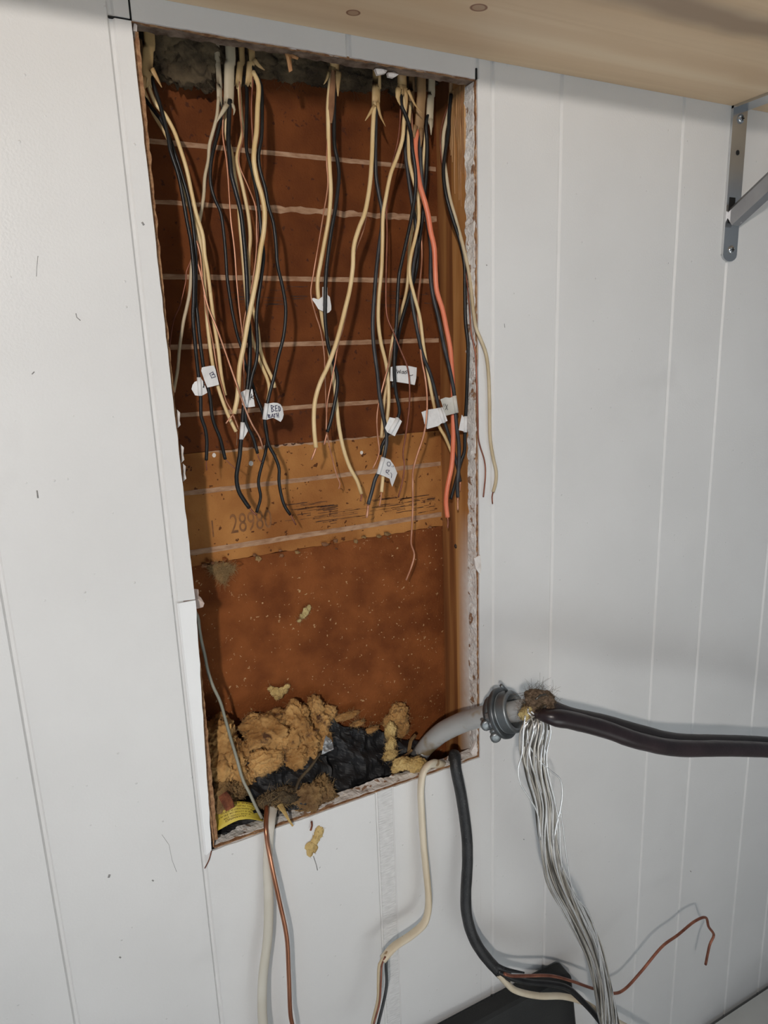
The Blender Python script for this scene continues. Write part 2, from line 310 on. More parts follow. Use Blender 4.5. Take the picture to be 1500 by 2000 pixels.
def lathe(prof, c, axis, n=32):
    """profile of (distance along axis, radius) about an axis through c"""
    ax = Vector(axis).normalized(); s_ = ax.cross(Vector((0, 0, 1))).normalized(); u = s_.cross(ax); vs, fs = [], []; m_ = len(prof)
    for d, r in prof:
        for k in range(n):
            q = 2 * math.pi * k / n; vs.append(Vector(c) + ax * d + (s_ * math.cos(q) + u * math.sin(q)) * r)
    for i in range(m_ - 1):
        for k in range(n): fs.append((i * n + k, i * n + (k + 1) % n, (i + 1) * n + (k + 1) % n, (i + 1) * n + k))
    return vs, fs

# ------------------------------------------------------------------ the setting
OL, OR_, OT, OB = 0.1125, 0.4765, 0.2960, -0.5470        # the cut opening
ZB_, ZT = -1.55, 0.95                                    # floor and top of the wall
floor = struct(MB().box((-1.2, -3.0, ZB_ - 0.02), (2.4, 0.12, ZB_)).build('floor', 'floor', smooth=False), 'grey floor below the wall')
GR = [-0.80, -0.70, -0.55, -0.40, -0.262, -0.0572, 0.0957, 0.3215, 0.497, 0.596, 0.801, 0.905, 1.061, 1.164, 1.37, 1.47, 1.63, 1.84, 1.94]
PT = 0.005                                               # panel thickness
# sheet behind the grooves (with the opening) is the wall itself
vs, fs = [], []
sub = MB(); y0, y1 = 0.0026, PT
for (a, b, c, d) in ((GR[0], ZB_, OL - 0.0085, ZT), (OL - 0.0085, OT, OL, ZT), (OL - 0.0085, ZB_, OL, OB - 0.004), (OR_, ZB_, GR[-1], ZT), (OL, OT, OR_, ZT), (OL, ZB_, OR_, OB)):
    sub.box((a, y0, b), (c, y1, d))
wall = struct(sub.build('wall_front', 'groove', smooth=False), 'white painted grooved wood panel wall with a rectangular hole cut in it')
def plank(poly, mt='paint', y=0.0, bl=0.0019, sides=('l', 'r')):
    """flat board piece with eased long edges; ragged outlines allowed"""
    n = len(poly); xs = [p[0] for p in poly]; xmin, xmax = min(xs), max(xs)
    vs, fs = [], []
    front = []
    for x, z in poly:
        xx = x
        if 'l' in sides and abs(x - xmin) < 1e-6: xx = x + bl
        if 'r' in sides and abs(x - xmax) < 1e-6: xx = x - bl
        front.append((xx, y, z))
    back = [(x, y + 0.0026, z) for x, z in poly]
    vs = front + back
    fs = [tuple(range(n))] + [(i, (i + 1) % n, n + (i + 1) % n, n + i) for i in range(n)]
    o = obj('plank', vs, fs, mt, wall, smooth=False)
    return o
g = 0.0013
def rect(a, b, z0, z1, la=True, lb=True):
    return [(a + (g if la else 0), z0), (b - (g if lb else 0), z0), (b - (g if lb else 0), z1), (a + (g if la else 0), z1)]
for i in range(len(GR) - 1):
    a, b = GR[i], GR[i + 1]
    if b <= 0.0958 or a >= 0.497: plank(rect(a, b, ZB_, ZT))
k = 0.0009
# narrow strip left of the hole: old upper part, fresh lower filler strip, and the saw kerfs at the corner
ZS = -0.2435
plank([(0.0957 + g, ZS + k), (OL + 0.0035, ZS + k - 0.001)] + jag((OL + 0.0035, ZS), (OL, OT - k), 0.012, 0.0007, 1)[1:] + [(0.0957 + g, OT - k)], sides=('l',))
plank([(0.0957 + g, OB - 0.004), (OL - 0.0075, OB)] + jag((OL - 0.0075, OB), (OL + 0.0035, ZS - k), 0.012, 0.0008, 2)[1:] + [(0.0957 + g, ZS - k)], 'paint_fresh', y=-0.0010, sides=('l',))
plank([(0.0957 + g, OT + k), (OL - k, OT + k), (OL - k, ZT), (0.0957 + g, ZT)], sides=('l',))
def kerf(poly): return polybox(poly, 0.0012, 0.0024, 'saw_kerf', 'hole', wall)
kerf([(0.0900, OT - .0011), (OL, OT - .0011), (OL, OT + .0011), (0.0900, OT + .0007)]); kerf([(OL - .0012, OT), (OL + .0012, OT), (OL + .0012, OT + .06), (OL - .0012, OT + .06)])
kerf([(OR_ - .0012, OT - .001), (OR_ + .0012, OT), (OR_ + .0010, OT + .011), (OR_ - .0008, OT + .011)])
# above the hole
plank([(OL + k, OT)] + jag((OL + k, OT), (0.3215 - g, OT), 0.006, 0.0006, 3)[1:] + [(0.3215 - g, ZT), (OL + k, ZT)], sides=('r',))
plank([(0.3215 + g, OT)] + jag((0.3215 + g, OT), (OR_ - k, OT), 0.006, 0.0006, 4)[1:] + [(OR_ - k, ZT), (0.3215 + g, ZT)], sides=('l', 'r'))
# right of the hole
plank([(OR_ + k, OT), (0.497 - g, OT), (0.497 - g, ZT), (OR_ + k, ZT)], sides=('l', 'r'))
plank([(0.497 - g, ZB_), (0.497 - g, OT), (OR_ + 0.0006, OT)] + jag((OR_ + 0.0006, OT), (OR_, OB), 0.012, 0.0006, 5)[1:] + [(OR_ + 0.0005, ZB_)], sides=('r',))
# below the hole
lo = jag((0.3175 - g, OB), (0.0957 + g, OB - 0.002), 0.006, 0.0007, 6)
plank([(0.0957 + g, ZB_), (0.3175 - g, ZB_)] + lo, sides=('l', 'r'))
plank([(0.3175 + g, ZB_), (0.339, ZB_)] + jag((0.339, OB), (0.3175 + g, OB), 0.006, 0.0006, 7), 'sanded', y=0.0010, sides=())
plank([(0.3395, ZB_), (OR_, ZB_)] + jag((OR_, OB), (0.3395, OB), 0.006, 0.0007, 8), sides=('l',))
# brown core edge of the panel lining the cut
def lining(name, mt, parent, y0, y1, amp, gap, step=0.004, inn=0.010, seed=20, sides='tlrb'):
    L, R, T, B = OL + gap, OR_ - gap, OT - gap, OB + gap
    runs = {'t': ((L, T), (R, T), (0, inn)), 'r': ((R, T), (R, B), (inn, 0)), 'b': ((R, B), (L - 0.004, B), (0, -inn)), 'l': ((L - 0.004, B), (L, T), (-inn, 0))}
    for i, s in enumerate(sides):
        a, b, off = runs[s]
        e0 = jag(a, b, step, amp, seed + i * 3); e1 = jag(a, b, step, amp * 1.2, seed + i * 3 + 1); e2 = jag(a, b, step, amp * 1.4, seed + i * 3 + 2)
        n = len(e0); vs = []
        for (x, z) in e0: vs.append((x + off[0], y0, z + off[1]))
        for (x, z) in e0: vs.append((x, y0, z))
        for (x, z) in e1: vs.append((x, (y0 + y1) / 2, z))
        for (x, z) in e2: vs.append((x, y1, z))
        for (x, z) in e2: vs.append((x + off[0], y1, z + off[1]))
        fs = [(r * n + j, r * n + j + 1, (r + 1) * n + j + 1, (r + 1) * n + j) for r in range(4) for j in range(n - 1)]
        obj(name, vs, fs, mt, parent, smooth=False)
lining('panel_edge', 'panel_core', wall, 0.0024, 0.0058, 0.0009, 0.0004, inn=0.0015, seed=20)
lining('plaster_edge', 'drywall', wall, 0.0060, 0.0240, 0.0016, 0.0010, inn=0.03, seed=40, sides='rb')
lining('fibre_edge', 'dark_core', wall, 0.0060, 0.0195, 0.0010, 0.0002, inn=0.03, seed=80, sides='t')
lining('fibre_edge', 'panel_core', wall, 0.0060, 0.0150, 0.0014, 0.0062, inn=0.02, seed=60, sides='l')

# small scuffs and scratches on the paint
for pts, r in (([(148, 612), (150, 620), (157, 626)], .0004), ([(74, 500), (72, 520), (71, 540)], .00025), ([(72, 958), (73, 966), (74, 973)], .0007), ([(233, 1869), (236, 1871)], .0009), ([(62, 731), (67, 726)], .0005),
               ([(316, 1630), (330, 1650), (336, 1680), (345, 1703)], .0002), ([(297, 1719), (300, 1721)], .0008), ([(950, 517), (951, 519)], .0008), ([(1348, 1701), (1350, 1703)], .0008), ([(612, 1672), (618, 1690), (620, 1700)], .0006), ([(1022, 1639), (1024, 1640)], .0007), ([(985, 632), (986, 640)], .0004), ([(277, 434), (281, 440)], .0010), ([(212, 1714), (214, 1708)], .0012)):
    v, f = tube([at(a, b, -0.0001) for a, b in pts], r, 5, 0.25, side=None); obj('scuff_mark', v, f, 'scuff', wall)

# back of the cavity: lapped fibreboards with printed lines
YB = 0.091
back = struct(MB().box((0.06, YB + 0.006, -0.80), (0.53, YB + 0.012, 0.70)).build('wall_back', 'board_c', smooth=False), 'brown fibreboard sheathing at the back of the wall cavity')
def board(z0, z1, y, mt, seed, rag=0.0):
    lo_ = jag((0.53, z0), (0.06, z0), 0.006, rag, seed)
    return polybox([(0.06, z1), (0.06, z0)] + list(reversed(lo_))[1:-1] + [(0.53, z0), (0.53, z1)], y, y + 0.006, 'sheathing_board', mt, back)
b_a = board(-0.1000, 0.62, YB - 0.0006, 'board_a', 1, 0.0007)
b_b = board(-0.2340, -0.1006, YB, 'board_b', 2, 0.0016)
b_c = board(-0.80, -0.2350, YB + 0.0022, 'board_c', 3, 0)
def strip(x0, x1, z, h, y, name, mt, parent, seed, amp=0.0004):
    up = jag((x0, z + h / 2), (x1, z + h / 2), 0.006, amp, seed); dn = jag((x1, z - h / 2), (x0, z - h / 2), 0.006, amp, seed + 1)
    return polybox(up + dn, y - 0.0003, y + 0.0004, name, mt, parent)
YA = YB - 0.0006
strip(0.10, 0.4755, 0.2250, 0.0050, YA, 'printed_line', 'chalk', back, 11)
strip(0.10, 0.245, 0.1665, 0.0045, YA, 'printed_line', 'chalk', back, 13, 0.0008)
strip(0.245, 0.4755, 0.1672, 0.0062, YA, 'printed_line', 'chalk', back, 15, 0.0022)
strip(0.10, 0.4755, 0.0920, 0.0054, YA, 'printed_line', 'chalk', back, 17)
strip(0.10, 0.4755, 0.0180, 0.0054, YA, 'printed_line', 'chalk', back, 19)
strip(0.10, 0.4755, -0.0565, 0.0050, YA, 'printed_line', 'chalk', back, 21)
strip(0.10, 0.4755, -0.1460, 0.0056, YB, 'printed_line', 'chalk', back, 23)
strip(0.10, 0.4755, -0.2174, 0.0066, YB, 'printed_line', 'chalk', back, 25)
strip(0.16, 0.33, -0.1012, 0.0026, YA, 'torn_board_edge', 'chalk', back, 27, 0.0022)
strip(0.33, 0.42, -0.1012, 0.0016, YA, 'torn_board_edge', 'chalk', back, 29, 0.0016)
def text_mesh(txt, size, sx=1.0):
    c = bpy.data.curves.new('txt', 'FONT'); c.body = txt; c.size = size; c.resolution_u = 3
    o = bpy.data.objects.new('txt', c); COL.objects.link(o); bpy.context.view_layer.update()
    me = bpy.data.meshes.new_from_object(o.evaluated_get(bpy.context.evaluated_depsgraph_get()))
    vs = [(v.co.x * sx, v.co.y) for v in me.vertices]; fs = [tuple(p.vertices) for p in me.polygons]
    bpy.data.objects.remove(o); bpy.data.meshes.remove(me); bpy.data.curves.remove(c)
    return vs, fs
def board_text(txt, px, py, size, sx, y, mt, clip=None):
    p = at(px, py, y); vs, fs = text_mesh(txt, size, sx)
    V = [(p.x + a, y - 0.0006, p.z + b) for a, b in vs]
    if clip is not None:
        bm = bmesh.new(); vv = [bm.verts.new(v) for v in V]
        for f in fs:
            try: bm.faces.new([vv[i] for i in f])
            except ValueError: pass
        bmesh.ops.bisect_plane(bm, geom=bm.verts[:] + bm.edges[:] + bm.faces[:], plane_co=(0, 0, clip), plane_no=(0, 0, 1), clear_outer=True)
        return bmobj('printed_number', bm, mt, back)
    return obj('printed_number', V, fs, mt, back, smooth=False)
board_text('1', 410, 1050, 0.030, 0.55, YB, 'fadedink')
board_text('28980', 450, 1042, 0.034, 0.62, YB, 'fadedink')
board_text('0 30000', 490, 877, 0.021, 1.0, YA, 'ink', clip=-0.0995)
def streaks(px0, px1, py0, py1, n, y, seed, mt):
    rnd = random.Random(seed); mb = MB()
    for i in range(n):
        a = rnd.uniform(px0, px1); py = rnd.uniform(py0, py1); L = rnd.uniform(8, 60); b = min(px1, a + L)
        p = at(a, py, y); x2 = at(b, py, y).x; h = rnd.uniform(0.0003, 0.0009)
        up = jag((p.x, p.z + h), (x2, p.z + h), 0.003, 0.0005, rnd.random() * 50); dn = jag((x2, p.z), (p.x, p.z), 0.003, 0.0004, rnd.random() * 50)
        poly = up + dn; mb.add([(x, y - 0.0004, z) for x, z in poly], [tuple(range(len(poly)))])
    return mb.build('printed_smear', mt, back, smooth=False, kind='stuff')
streaks(430, 600, 560, 596, 20, YA, 1, 'ink'); streaks(690, 845, 565, 600, 18, YA, 2, 'ink')
streaks(555, 660, 985, 1024, 30, YB, 3, 'ink'); streaks(720, 850, 972, 1004, 40, YB, 4, 'ink'); streaks(640, 730, 992, 1016, 14, YB, 5, 'fadedink')
for i, (px, py, r) in enumerate(((490, 905, 0.0026), (706, 884, 0.0020), (418, 889, 0.0022))):
    p = at(px, py, YB); polybox([(p.x + r * (1 + 0.25 * noise.noise(Vector((a, i, 0)))) * math.cos(a), p.z + 1.2 * r * math.sin(a)) for a in [q * 0.5236 for q in range(12)]], YB - 0.0005, YB, 'white_spot', 'spot', back)
# studs either side and the blocking above
sr = struct(MB().box((OR_ + 0.0006, 0.0560, -0.80), (OR_ + 0.036, YB, 0.70)).build('wall_stud', 'stud', smooth=False), 'dark wood stud at the right rear of the cavity')
sr = struct(MB().box((OR_ - 0.0002, 0.0240, -0.80), (OR_ + 0.036, 0.0555, 0.70)).build('wall_stud', 'stud_spray', smooth=False), 'lighter wood stud at the right front of the cavity')
sl = struct(MB().box((0.068, 0.0200, -0.80), (OL - 0.014, YB, 0.70)).build('wall_stud', 'stud', smooth=False), 'wood stud on the left of the cavity')
struct(MB().box((0.068, 0.0200, 0.58), (OR_ + 0.036, YB, 0.62)).build('wall_plate', 'stud', smooth=False), 'wood plate closing the cavity above')
struct(MB().box((0.068, 0.0200, -0.80), (OR_ + 0.036, YB, -0.77)).build('wall_plate', 'stud', smooth=False), 'wood plate closing the cavity below')
rnd = random.Random(3)
for i in range(13):                                     # torn wood fibres at the top of the right stud
    y = 0.025 + 0.0026 * i + rnd.uniform(-.001, .001); zt = 0.30; zb = 0.30 - rnd.uniform(0.05, 0.15) * (1.0 - 0.03 * i)
    n = 7; path = [Vector((OR_ + 0.0004 - 0.0016 * math.sin(2.2 * q / n) + rnd.uniform(-.0004, .0004), y + 0.002 * noise.noise(Vector((q * .4, i, 0))), zt + (zb - zt) * q / n)) for q in range(n + 1)]
    v, f = tube(path, 0.0020, 5, rfun=lambda t: 1.0 - 0.75 * t ** 2, wob=0.5); obj('splinter', v, f, 'splinter', sr, smooth=False)
p = at(884, 1068, 0.055); v, f = lathe([(0, 0.0001), (0.001, 0.0028), (0.0, 0.0034)], (OR_ + 0.0002, 0.056, at(884, 1068, 0.056).z), (-1, 0, 0), 10); obj('nail_hole', v, f, 'knot', sr)
# flakes of plaster hanging at the cut edges
def flake(poly_px, y, mt, parent, name, thick=0.0012, bend=0.0):
    pts = [at(a, b, y) for a, b in poly_px]; n = len(pts); c = sum(pts, Vector()) / n
    vs = [p + Vector((0, bend * noise.noise(p * 300), 0)) for p in pts]; vs = vs + [v + Vector((0, thick, 0)) for v in vs]
    vs += [c + Vector((0, -abs(bend), 0)), c + Vector((0, thick, 0))]
    fs = []
    for i in range(n):
        j = (i + 1) % n; fs += [(i, j, 2 * n), (n + j, n + i, 2 * n + 1), (i, n + i, n + j, j)]
    return obj(name, vs, fs, mt, parent, smooth=False)
flake([(371, 1158), (378, 1150), (387, 1151), (388, 1157), (384, 1160), (393, 1168), (399, 1178), (397, 1186), (385, 1189), (376, 1183)], 0.014, 'paper', wall, 'torn_paper', bend=0.003)
flake([(362, 1098), (369, 1100), (372, 1118), (374, 1134), (369, 1141), (364, 1128)], 0.012, 'paper', wall, 'torn_paper', bend=0.002)
flake([(262, 42), (268, 50), (267, 74), (262, 80), (258, 66)], 0.006, 'plaster_chip', wall, 'plaster_flake')
flake([(553, 92), (562, 96), (570, 110), (568, 112), (571, 138), (565, 141), (560, 118), (556, 104)], 0.016, 'splinter', wall, 'splinter', bend=0.002)
flake([(564, 102), (574, 105), (584, 112), (582, 116), (570, 113)], 0.015, 'splinter', wall, 'splinter', bend=0.001)
flake([(733, 134), (745, 130), (757, 137), (752, 144), (738, 146)], 0.012, 'plaster_chip', wall, 'plaster_flake', 0.004, 0.004)
flake([(757, 142), (770, 139), (778, 146), (768, 152), (758, 150)], 0.014, 'plaster_chip', wall, 'plaster_flake', 0.004, 0.004)
flake([(926, 1090), (938, 1084), (940, 1112), (937, 1122), (929, 1110)], -0.0012, 'plaster_chip', wall, 'plaster_flake', 0.002, 0.001)
flake([(920, 1470), (934, 1440), (938, 1452), (937, 1478), (926, 1482)], 0.008, 'plaster_chip', wall, 'plaster_flake', 0.004, 0.003)
for i, (px, py) in enumerate(((352, 868), (356, 905), (345, 800), (300, 480), (311, 560), (322, 640))):
    flake([(px + 1, py), (px + 7, py + 6), (px + 6, py + 22), (px + 8, py + 30), (px + 2, py + 36)], 0.010, 'panel_core' if i > 2 else 'plaster_chip', wall, 'plaster_flake', 0.002, 0.002)
for i in range(26):                                      # crumbs along the board joint
    px = rnd.uniform(385, 855); py = 1104 - (px - 385) * 0.155 + rnd.uniform(-6, 14); s = rnd.uniform(2, 7)
    flake([(px + s * math.cos(q) * rnd.uniform(.5, 1.6), py + s * .7 * math.sin(q)) for q in (0, 1.3, 2.5, 3.9, 5.1)], YB - 0.003, rnd.choice(['board_c', 'insul_brown', 'insul_brown', 'kraft', 'kraft']), back, 'crumb', 0.002, 0.002)

# ------------------------------------------------------------------ shelf and its bracket
ZSH = 0.3160
sh = tag(MB().box((-0.55, -0.29, ZSH), (1.55, -0.0004, ZSH + 0.038)).build('wooden_shelf', 'pine', smooth=False), 'knotty pine shelf board running along the top of the wall', 'shelf')
XB = 0.9070
br = thing('shelf_bracket', 'galvanised steel bracket with a diagonal brace under the pine shelf', 'bracket', (XB, 0, ZSH))
hw = 0.0146
bm_poly = [(XB - hw, ZSH)] + [(XB - hw, 0.124)] + [(XB + hw * math.cos(a), 0.124 + 0.009 * math.sin(a)) for a in [math.pi + q * math.pi / 8 for q in range(1, 8)]] + [(XB + hw, 0.124), (XB + hw, ZSH)]
polybox(bm_poly, -0.0035, -0.0004, 'wall_plate', 'zinc_bright', br)
MB().box((XB - hw, -0.26, ZSH - 0.0035), (XB + hw, -0.0004, ZSH - 0.0002)).build('shelf_arm', 'zinc_bright', br, smooth=False)
a0, a1 = Vector((XB - .002, -0.004, 0.172)), Vector((XB, -0.215, ZSH - 0.006))
dr = (a1 - a0).normalized(); up = Vector((1, 0, 0)).cross(dr)
mb = MB(); hwb, hh = 0.0085, 0.012
prof = [(-hwb, -hh * .6), (-hwb * .6, -hh), (hwb * .6, -hh), (hwb, -hh * .6), (hwb, hh), (-hwb, hh)]
ring = lambda c: [c + Vector((1, 0, 0)) * u + up * v for u, v in prof]
mb.add(ring(a0) + ring(a1), [tuple(range(6)), tuple(range(11, 5, -1))] + [(i, (i + 1) % 6, 6 + (i + 1) % 6, 6 + i) for i in range(6)])
mb.build('brace', 'steel_grey', br, smooth=False)
for z in (0.3005, 0.1305):
    v, f = lathe([(0, 0.0062), (0.0016, 0.0058), (0.0030, 0.0040), (0.0034, 0.0001)], (XB + 0.001, -0.0035, z), (0, -1, 0), 16)
    s_ = obj('screw', v, f, 'zinc_bright', br)
    MB().box((XB - 0.002, -0.0072, z - 0.0006), (XB + 0.004, -0.0064, z + 0.0006)).box((XB + 0.0004, -0.0072, z - 0.003), (XB + 0.0016, -0.0064, z + 0.003)).build('slot', 'hole', s_, smooth=False)
for z in (0.2580,):
    v, f = lathe([(0, 0.0034), (0.0003, 0.0034), (0.0003, 0.0001)], (XB, -0.0036, z), (0, -1, 0), 14); obj('screw_hole', v, f, 'hole', br)
MB().box((XB - 0.010, -0.0040, 0.166), (XB + 0.002, -0.0034, 0.200)).build('brace_slot', 'hole', br, smooth=False)

# ------------------------------------------------------------------ wiring
def path3(pts, ys):
    """pixel trace -> 3-D path; ys = [(py, depth)...] gives the depth along the trace"""
    ys = sorted(ys); out = []
    for p in pts:
        if len(p) == 3: y = p[2]
        else:
            py = p[1]
            if py <= ys[0][0]: y = ys[0][1]
            elif py >= ys[-1][0]: y = ys[-1][1]
            else:
                for (a, ya), (b, yb) in zip(ys, ys[1:]):
                    if a <= py <= b: y = ya + (yb - ya) * (py - a) / (b - a); break
        out.append(at(p[0], p[1], y))
    return out
def wire(parent, name, pts, ys, r, mt, bare=None, bare_r=0.0011, bare_mt='copper', label=None):
    if not isinstance(ys, (list, tuple)): ys = [(0, ys)]
    P = path3(pts, ys); v, f = tube(spline(P), r, 8)
    o = obj(name, v, f, mt, parent)
    if label: o['label'] = label
    if bare:
        Q = path3([pts[-1]] + bare, ys); v, f = tube(spline(Q, 0.003), bare_r, 6); obj('bare_end', v, f, bare_mt, o)
    return o
def sheath(parent, pts, ys, wpx, mt, prongs=(), flat=0.5, name='sheath'):
    """flat cable jacket with a torn open end"""
    P = path3(pts, ys if isinstance(ys, (list, tuple)) else [(0, ys)]); P = [P[0] + Vector((0, 0.0, 0.16))] + P
    S = spline(P, 0.005); e = S[-1]; depth = (e - CAM).dot(to_world(Vector((0, 0, 1)))); r = wpx * depth / F / 2
    n = 14; v, f = tube(S, r, n, flat, side=(1, 0, 0), caps=False)
    L = len(S); t = (S[-1] - S[-2]).normalized(); rn = random.Random(int(pts[0][0]))
    jit = [abs(math.sin(k * 1.1 + pts[0][0])) * 0.006 + rn.uniform(0, 0.003) for k in range(n)]
    for k in range(n): v[(L - 1) * n + k] += t * jit[k]
    base = len(v)
    for q, d in ((0.86, 0.0), (0.80, -0.02)):
        for k in range(n): v.append(S[-1] + (v[(L - 1) * n + k] - S[-1]) * q + t * d)
    for row in range(2):
        a = (L - 1) * n if row == 0 else base; b = base + row * n
        for k in range(n): f.append((a + k, a + (k + 1) % n, b + (k + 1) % n, b + k))
    o = obj(name, v, f, mt, parent)
    for pr in prongs:                                    # peeled tongues of jacket
        Q = spline(path3(pr[0], [(0, pr[1])]), 0.004); vv, ff = tube(Q, pr[2], 6, 0.35, side=(1, 0, 0.3), rfun=lambda t: 1.0 - 0.85 * t ** 1.5); obj('torn_tongue', vv, ff, mt, o)
    return o
def tagflag(parent, poly, wx, y, bend=0.0, mt='tag', sleeve=None, strokes=(), pen='pen', sw=0.9, label=None):
    """cloth-tape flag folded round a wire: bent sheet + sleeve + handwriting"""
    f_ = lambda px, py, dy=0.0: at(px, py, y + bend * ((px - wx) / 20.0) ** 2 + 0.0008 * noise.noise(Vector((px * .09, py * .09, y * 90))) + dy)
    bm = bmesh.new(); bm.faces.new([bm.verts.new((a, b, 0)) for a, b in poly])
    x0, x1 = min(p[0] for p in poly), max(p[0] for p in poly); z0, z1 = min(p[1] for p in poly), max(p[1] for p in poly)
    for i in range(1, 8): bmesh.ops.bisect_plane(bm, geom=bm.verts[:] + bm.edges[:] + bm.faces[:], plane_co=(x0 + (x1 - x0) * i / 8, 0, 0), plane_no=(1, 0, 0))
    for i in range(1, 6): bmesh.ops.bisect_plane(bm, geom=bm.verts[:] + bm.edges[:] + bm.faces[:], plane_co=(0, z0 + (z1 - z0) * i / 6, 0), plane_no=(0, 1, 0))
    bmesh.ops.remove_doubles(bm, verts=bm.verts[:], dist=1e-4)
    ext = bmesh.ops.extrude_face_region(bm, geom=bm.faces[:])
    for e in ext['geom']:
        if isinstance(e, bmesh.types.BMVert): e.co.z = 1
    for vt in bm.verts: q = f_(vt.co.x, vt.co.y, 0.0005 if vt.co.z > 0.5 else 0.0); vt.co = q
    o = bmobj('tape_tag', bm, mt, parent, smooth=False)
    if label: o['label'] = label
    if sleeve:
        (a, b, sr_) = sleeve; v, f = tube([at(a[0], a[1], y), at((a[0] + b[0]) / 2, (a[1] + b[1]) / 2, y), at(b[0], b[1], y)], sr_, 12); obj('sleeve', v, f, mt, o)
    if strokes:
        mb = MB()
        for st in strokes:
            for (a, b) in zip(st, st[1:]):
                d = Vector((b[0] - a[0], b[1] - a[1])); L = d.length or 1; d /= L; pn = Vector((-d.y, d.x)) * sw / 2; e = d * sw * .3; n = 3
                vs = []
                for i in range(n + 1):
                    c = Vector(a) - e + (Vector(b) - Vector(a) + 2 * e) * i / n
                    vs += [f_(c.x + pn.x, c.y + pn.y, -0.0006), f_(c.x - pn.x, c.y - pn.y, -0.0006)]
                mb.add(vs, [(2 * i, 2 * i + 1, 2 * i + 3, 2 * i + 2) for i in range(n)])
        mb.build('handwriting', pen, o, smooth=False)
    return o
def Z(ox, oy, s, pts): return [(ox + a / s, oy + b / s) for a, b in pts]
GRP = 'cables hanging in the opening'
def cable(label, px, py, y): return thing('electrical_cable', label, 'cable', at(px, py, y), GRP)
RW, RB, RC = 0.0020, 0.0019, 0.0009

# --- cable A (far left) and the one half hidden behind it
A = cable('tan sheathed cable nearest the left edge, its black wire tagged A', 288, 60, 0.04)
sheath(A, [(290, 48), (289, 100), (286, 160)], 0.042, 21, 'sheath', [([(296, 134), (305, 150), (316, 171)], 0.036, 0.0030), ([(282, 150), (280, 175), (288, 192)], 0.038, 0.0028)])
wire(A, 'black_wire', [(297, 150), (299, 163), (314, 210), (329, 271), (333, 295), (348, 341), (358, 390), (365, 431), (373, 472), (377, 511), (379, 545), (378, 590), (377, 620), (381, 670), (385, 710), (388, 736), (391, 760), (392, 780), (393, 814), (400, 834), (404, 860), (403, 899)], [(150, .042), (300, .030), (900, .030)], RB, 'black_wire', [(403, 908), (404, 919)], 0.0006, 'brown_copper')
wire(A, 'white_wire', [(287, 150), (289, 165), (305, 205), (321, 222), (339, 254), (350, 284), (364, 329), (374, 375), (384, 420), (396, 459), (400, 499), (406, 533), (413, 590), (418, 630), (426, 680), (432, 730), (436, 754), (440, 772)], [(150, .044), (300, .034), (770, .040)], RW, 'white_wire')
wire(A, 'copper_wire', [(384, 470), (391, 499), (396, 551), (401, 595), (406, 620), (416, 670), (424, 720), (432, 750), (442, 784), (452, 802), (466, 838)], .036, 0.0008, 'copper')
tagflag(A, [(385, 737), (392, 737), (394, 741), (398, 747), (402, 757), (405, 767), (400, 770), (394, 773), (387, 773), (381, 772), (374, 760), (376, 752), (380, 746), (385, 744)], 389, .0275, .0015, strokes=[Z(370, 690, 7.5, q) for q in ([(205, 405), (212, 500)], [(200, 500), (222, 455)])], sleeve=((388.5, 737), (391, 773), .0022), sw=1.6, pen='pen_black', label='rounded white tape tag marked A')
A2 = cable('brown sheathed cable behind the leftmost cable, its black wire tagged B', 271, 70, 0.06)
sheath(A2, [(270, 65), (271, 110), (273, 170)], 0.058, 13, 'sheath_brown', [([(274, 170), (277, 195), (280, 217)], 0.054, 0.0026)])
wire(A2, 'black_wire', [(275, 165), (283, 192), (300, 215), (316, 237), (328, 262), (340, 295), (355, 341), (368, 386), (376, 431), (381, 477), (383, 522), (382, 580), (386, 620), (390, 660), (394, 692), (398, 720), (404, 745), (407, 760), (411, 780), (414, 810), (420, 832), (430, 856), (440, 897)], [(165, .058), (300, .040), (700, .034), (900, .034)], RB, 'black_wire', [(448, 905), (460, 916)], 0.0006, 'brown_copper')
wire(A2, 'white_wire', [(276, 165), (300, 222), (330, 275), (352, 345), (372, 410), (389, 460), (396, 510), (401, 575), (406, 640), (412, 690), (418, 725), (426, 756), (436, 786), (448, 816), (461, 843)], [(165, .060), (400, .046), (700, .038), (850, .030)], RW, 'white_wire', [(463, 850), (462, 870)], 0.0006, 'kraft')
wire(A2, 'copper_wire', [(376, 475), (393, 540), (405, 595), (423, 640), (436, 676), (450, 716), (464, 756), (476, 790), (490, 824), (508, 856), (513, 876)], [(475, .040), (640, .030), (760, .011), (880, .018)], 0.0010, 'copper')
tagflag(A2, [(394, 718), (397, 717), (410, 714.5), (418, 714), (421, 722), (424, 735), (428, 751), (418, 754), (405, 757), (400, 745), (393, 724)], 398, .0275, .0008, strokes=[Z(370, 690, 7.5, q) for q in ([(295, 300), (345, 272), (352, 300), (325, 320)], [(325, 320), (365, 305), (380, 345), (325, 362), (312, 330), (295, 300)])], sw=1.1, label='white tape tag with a handwritten B')

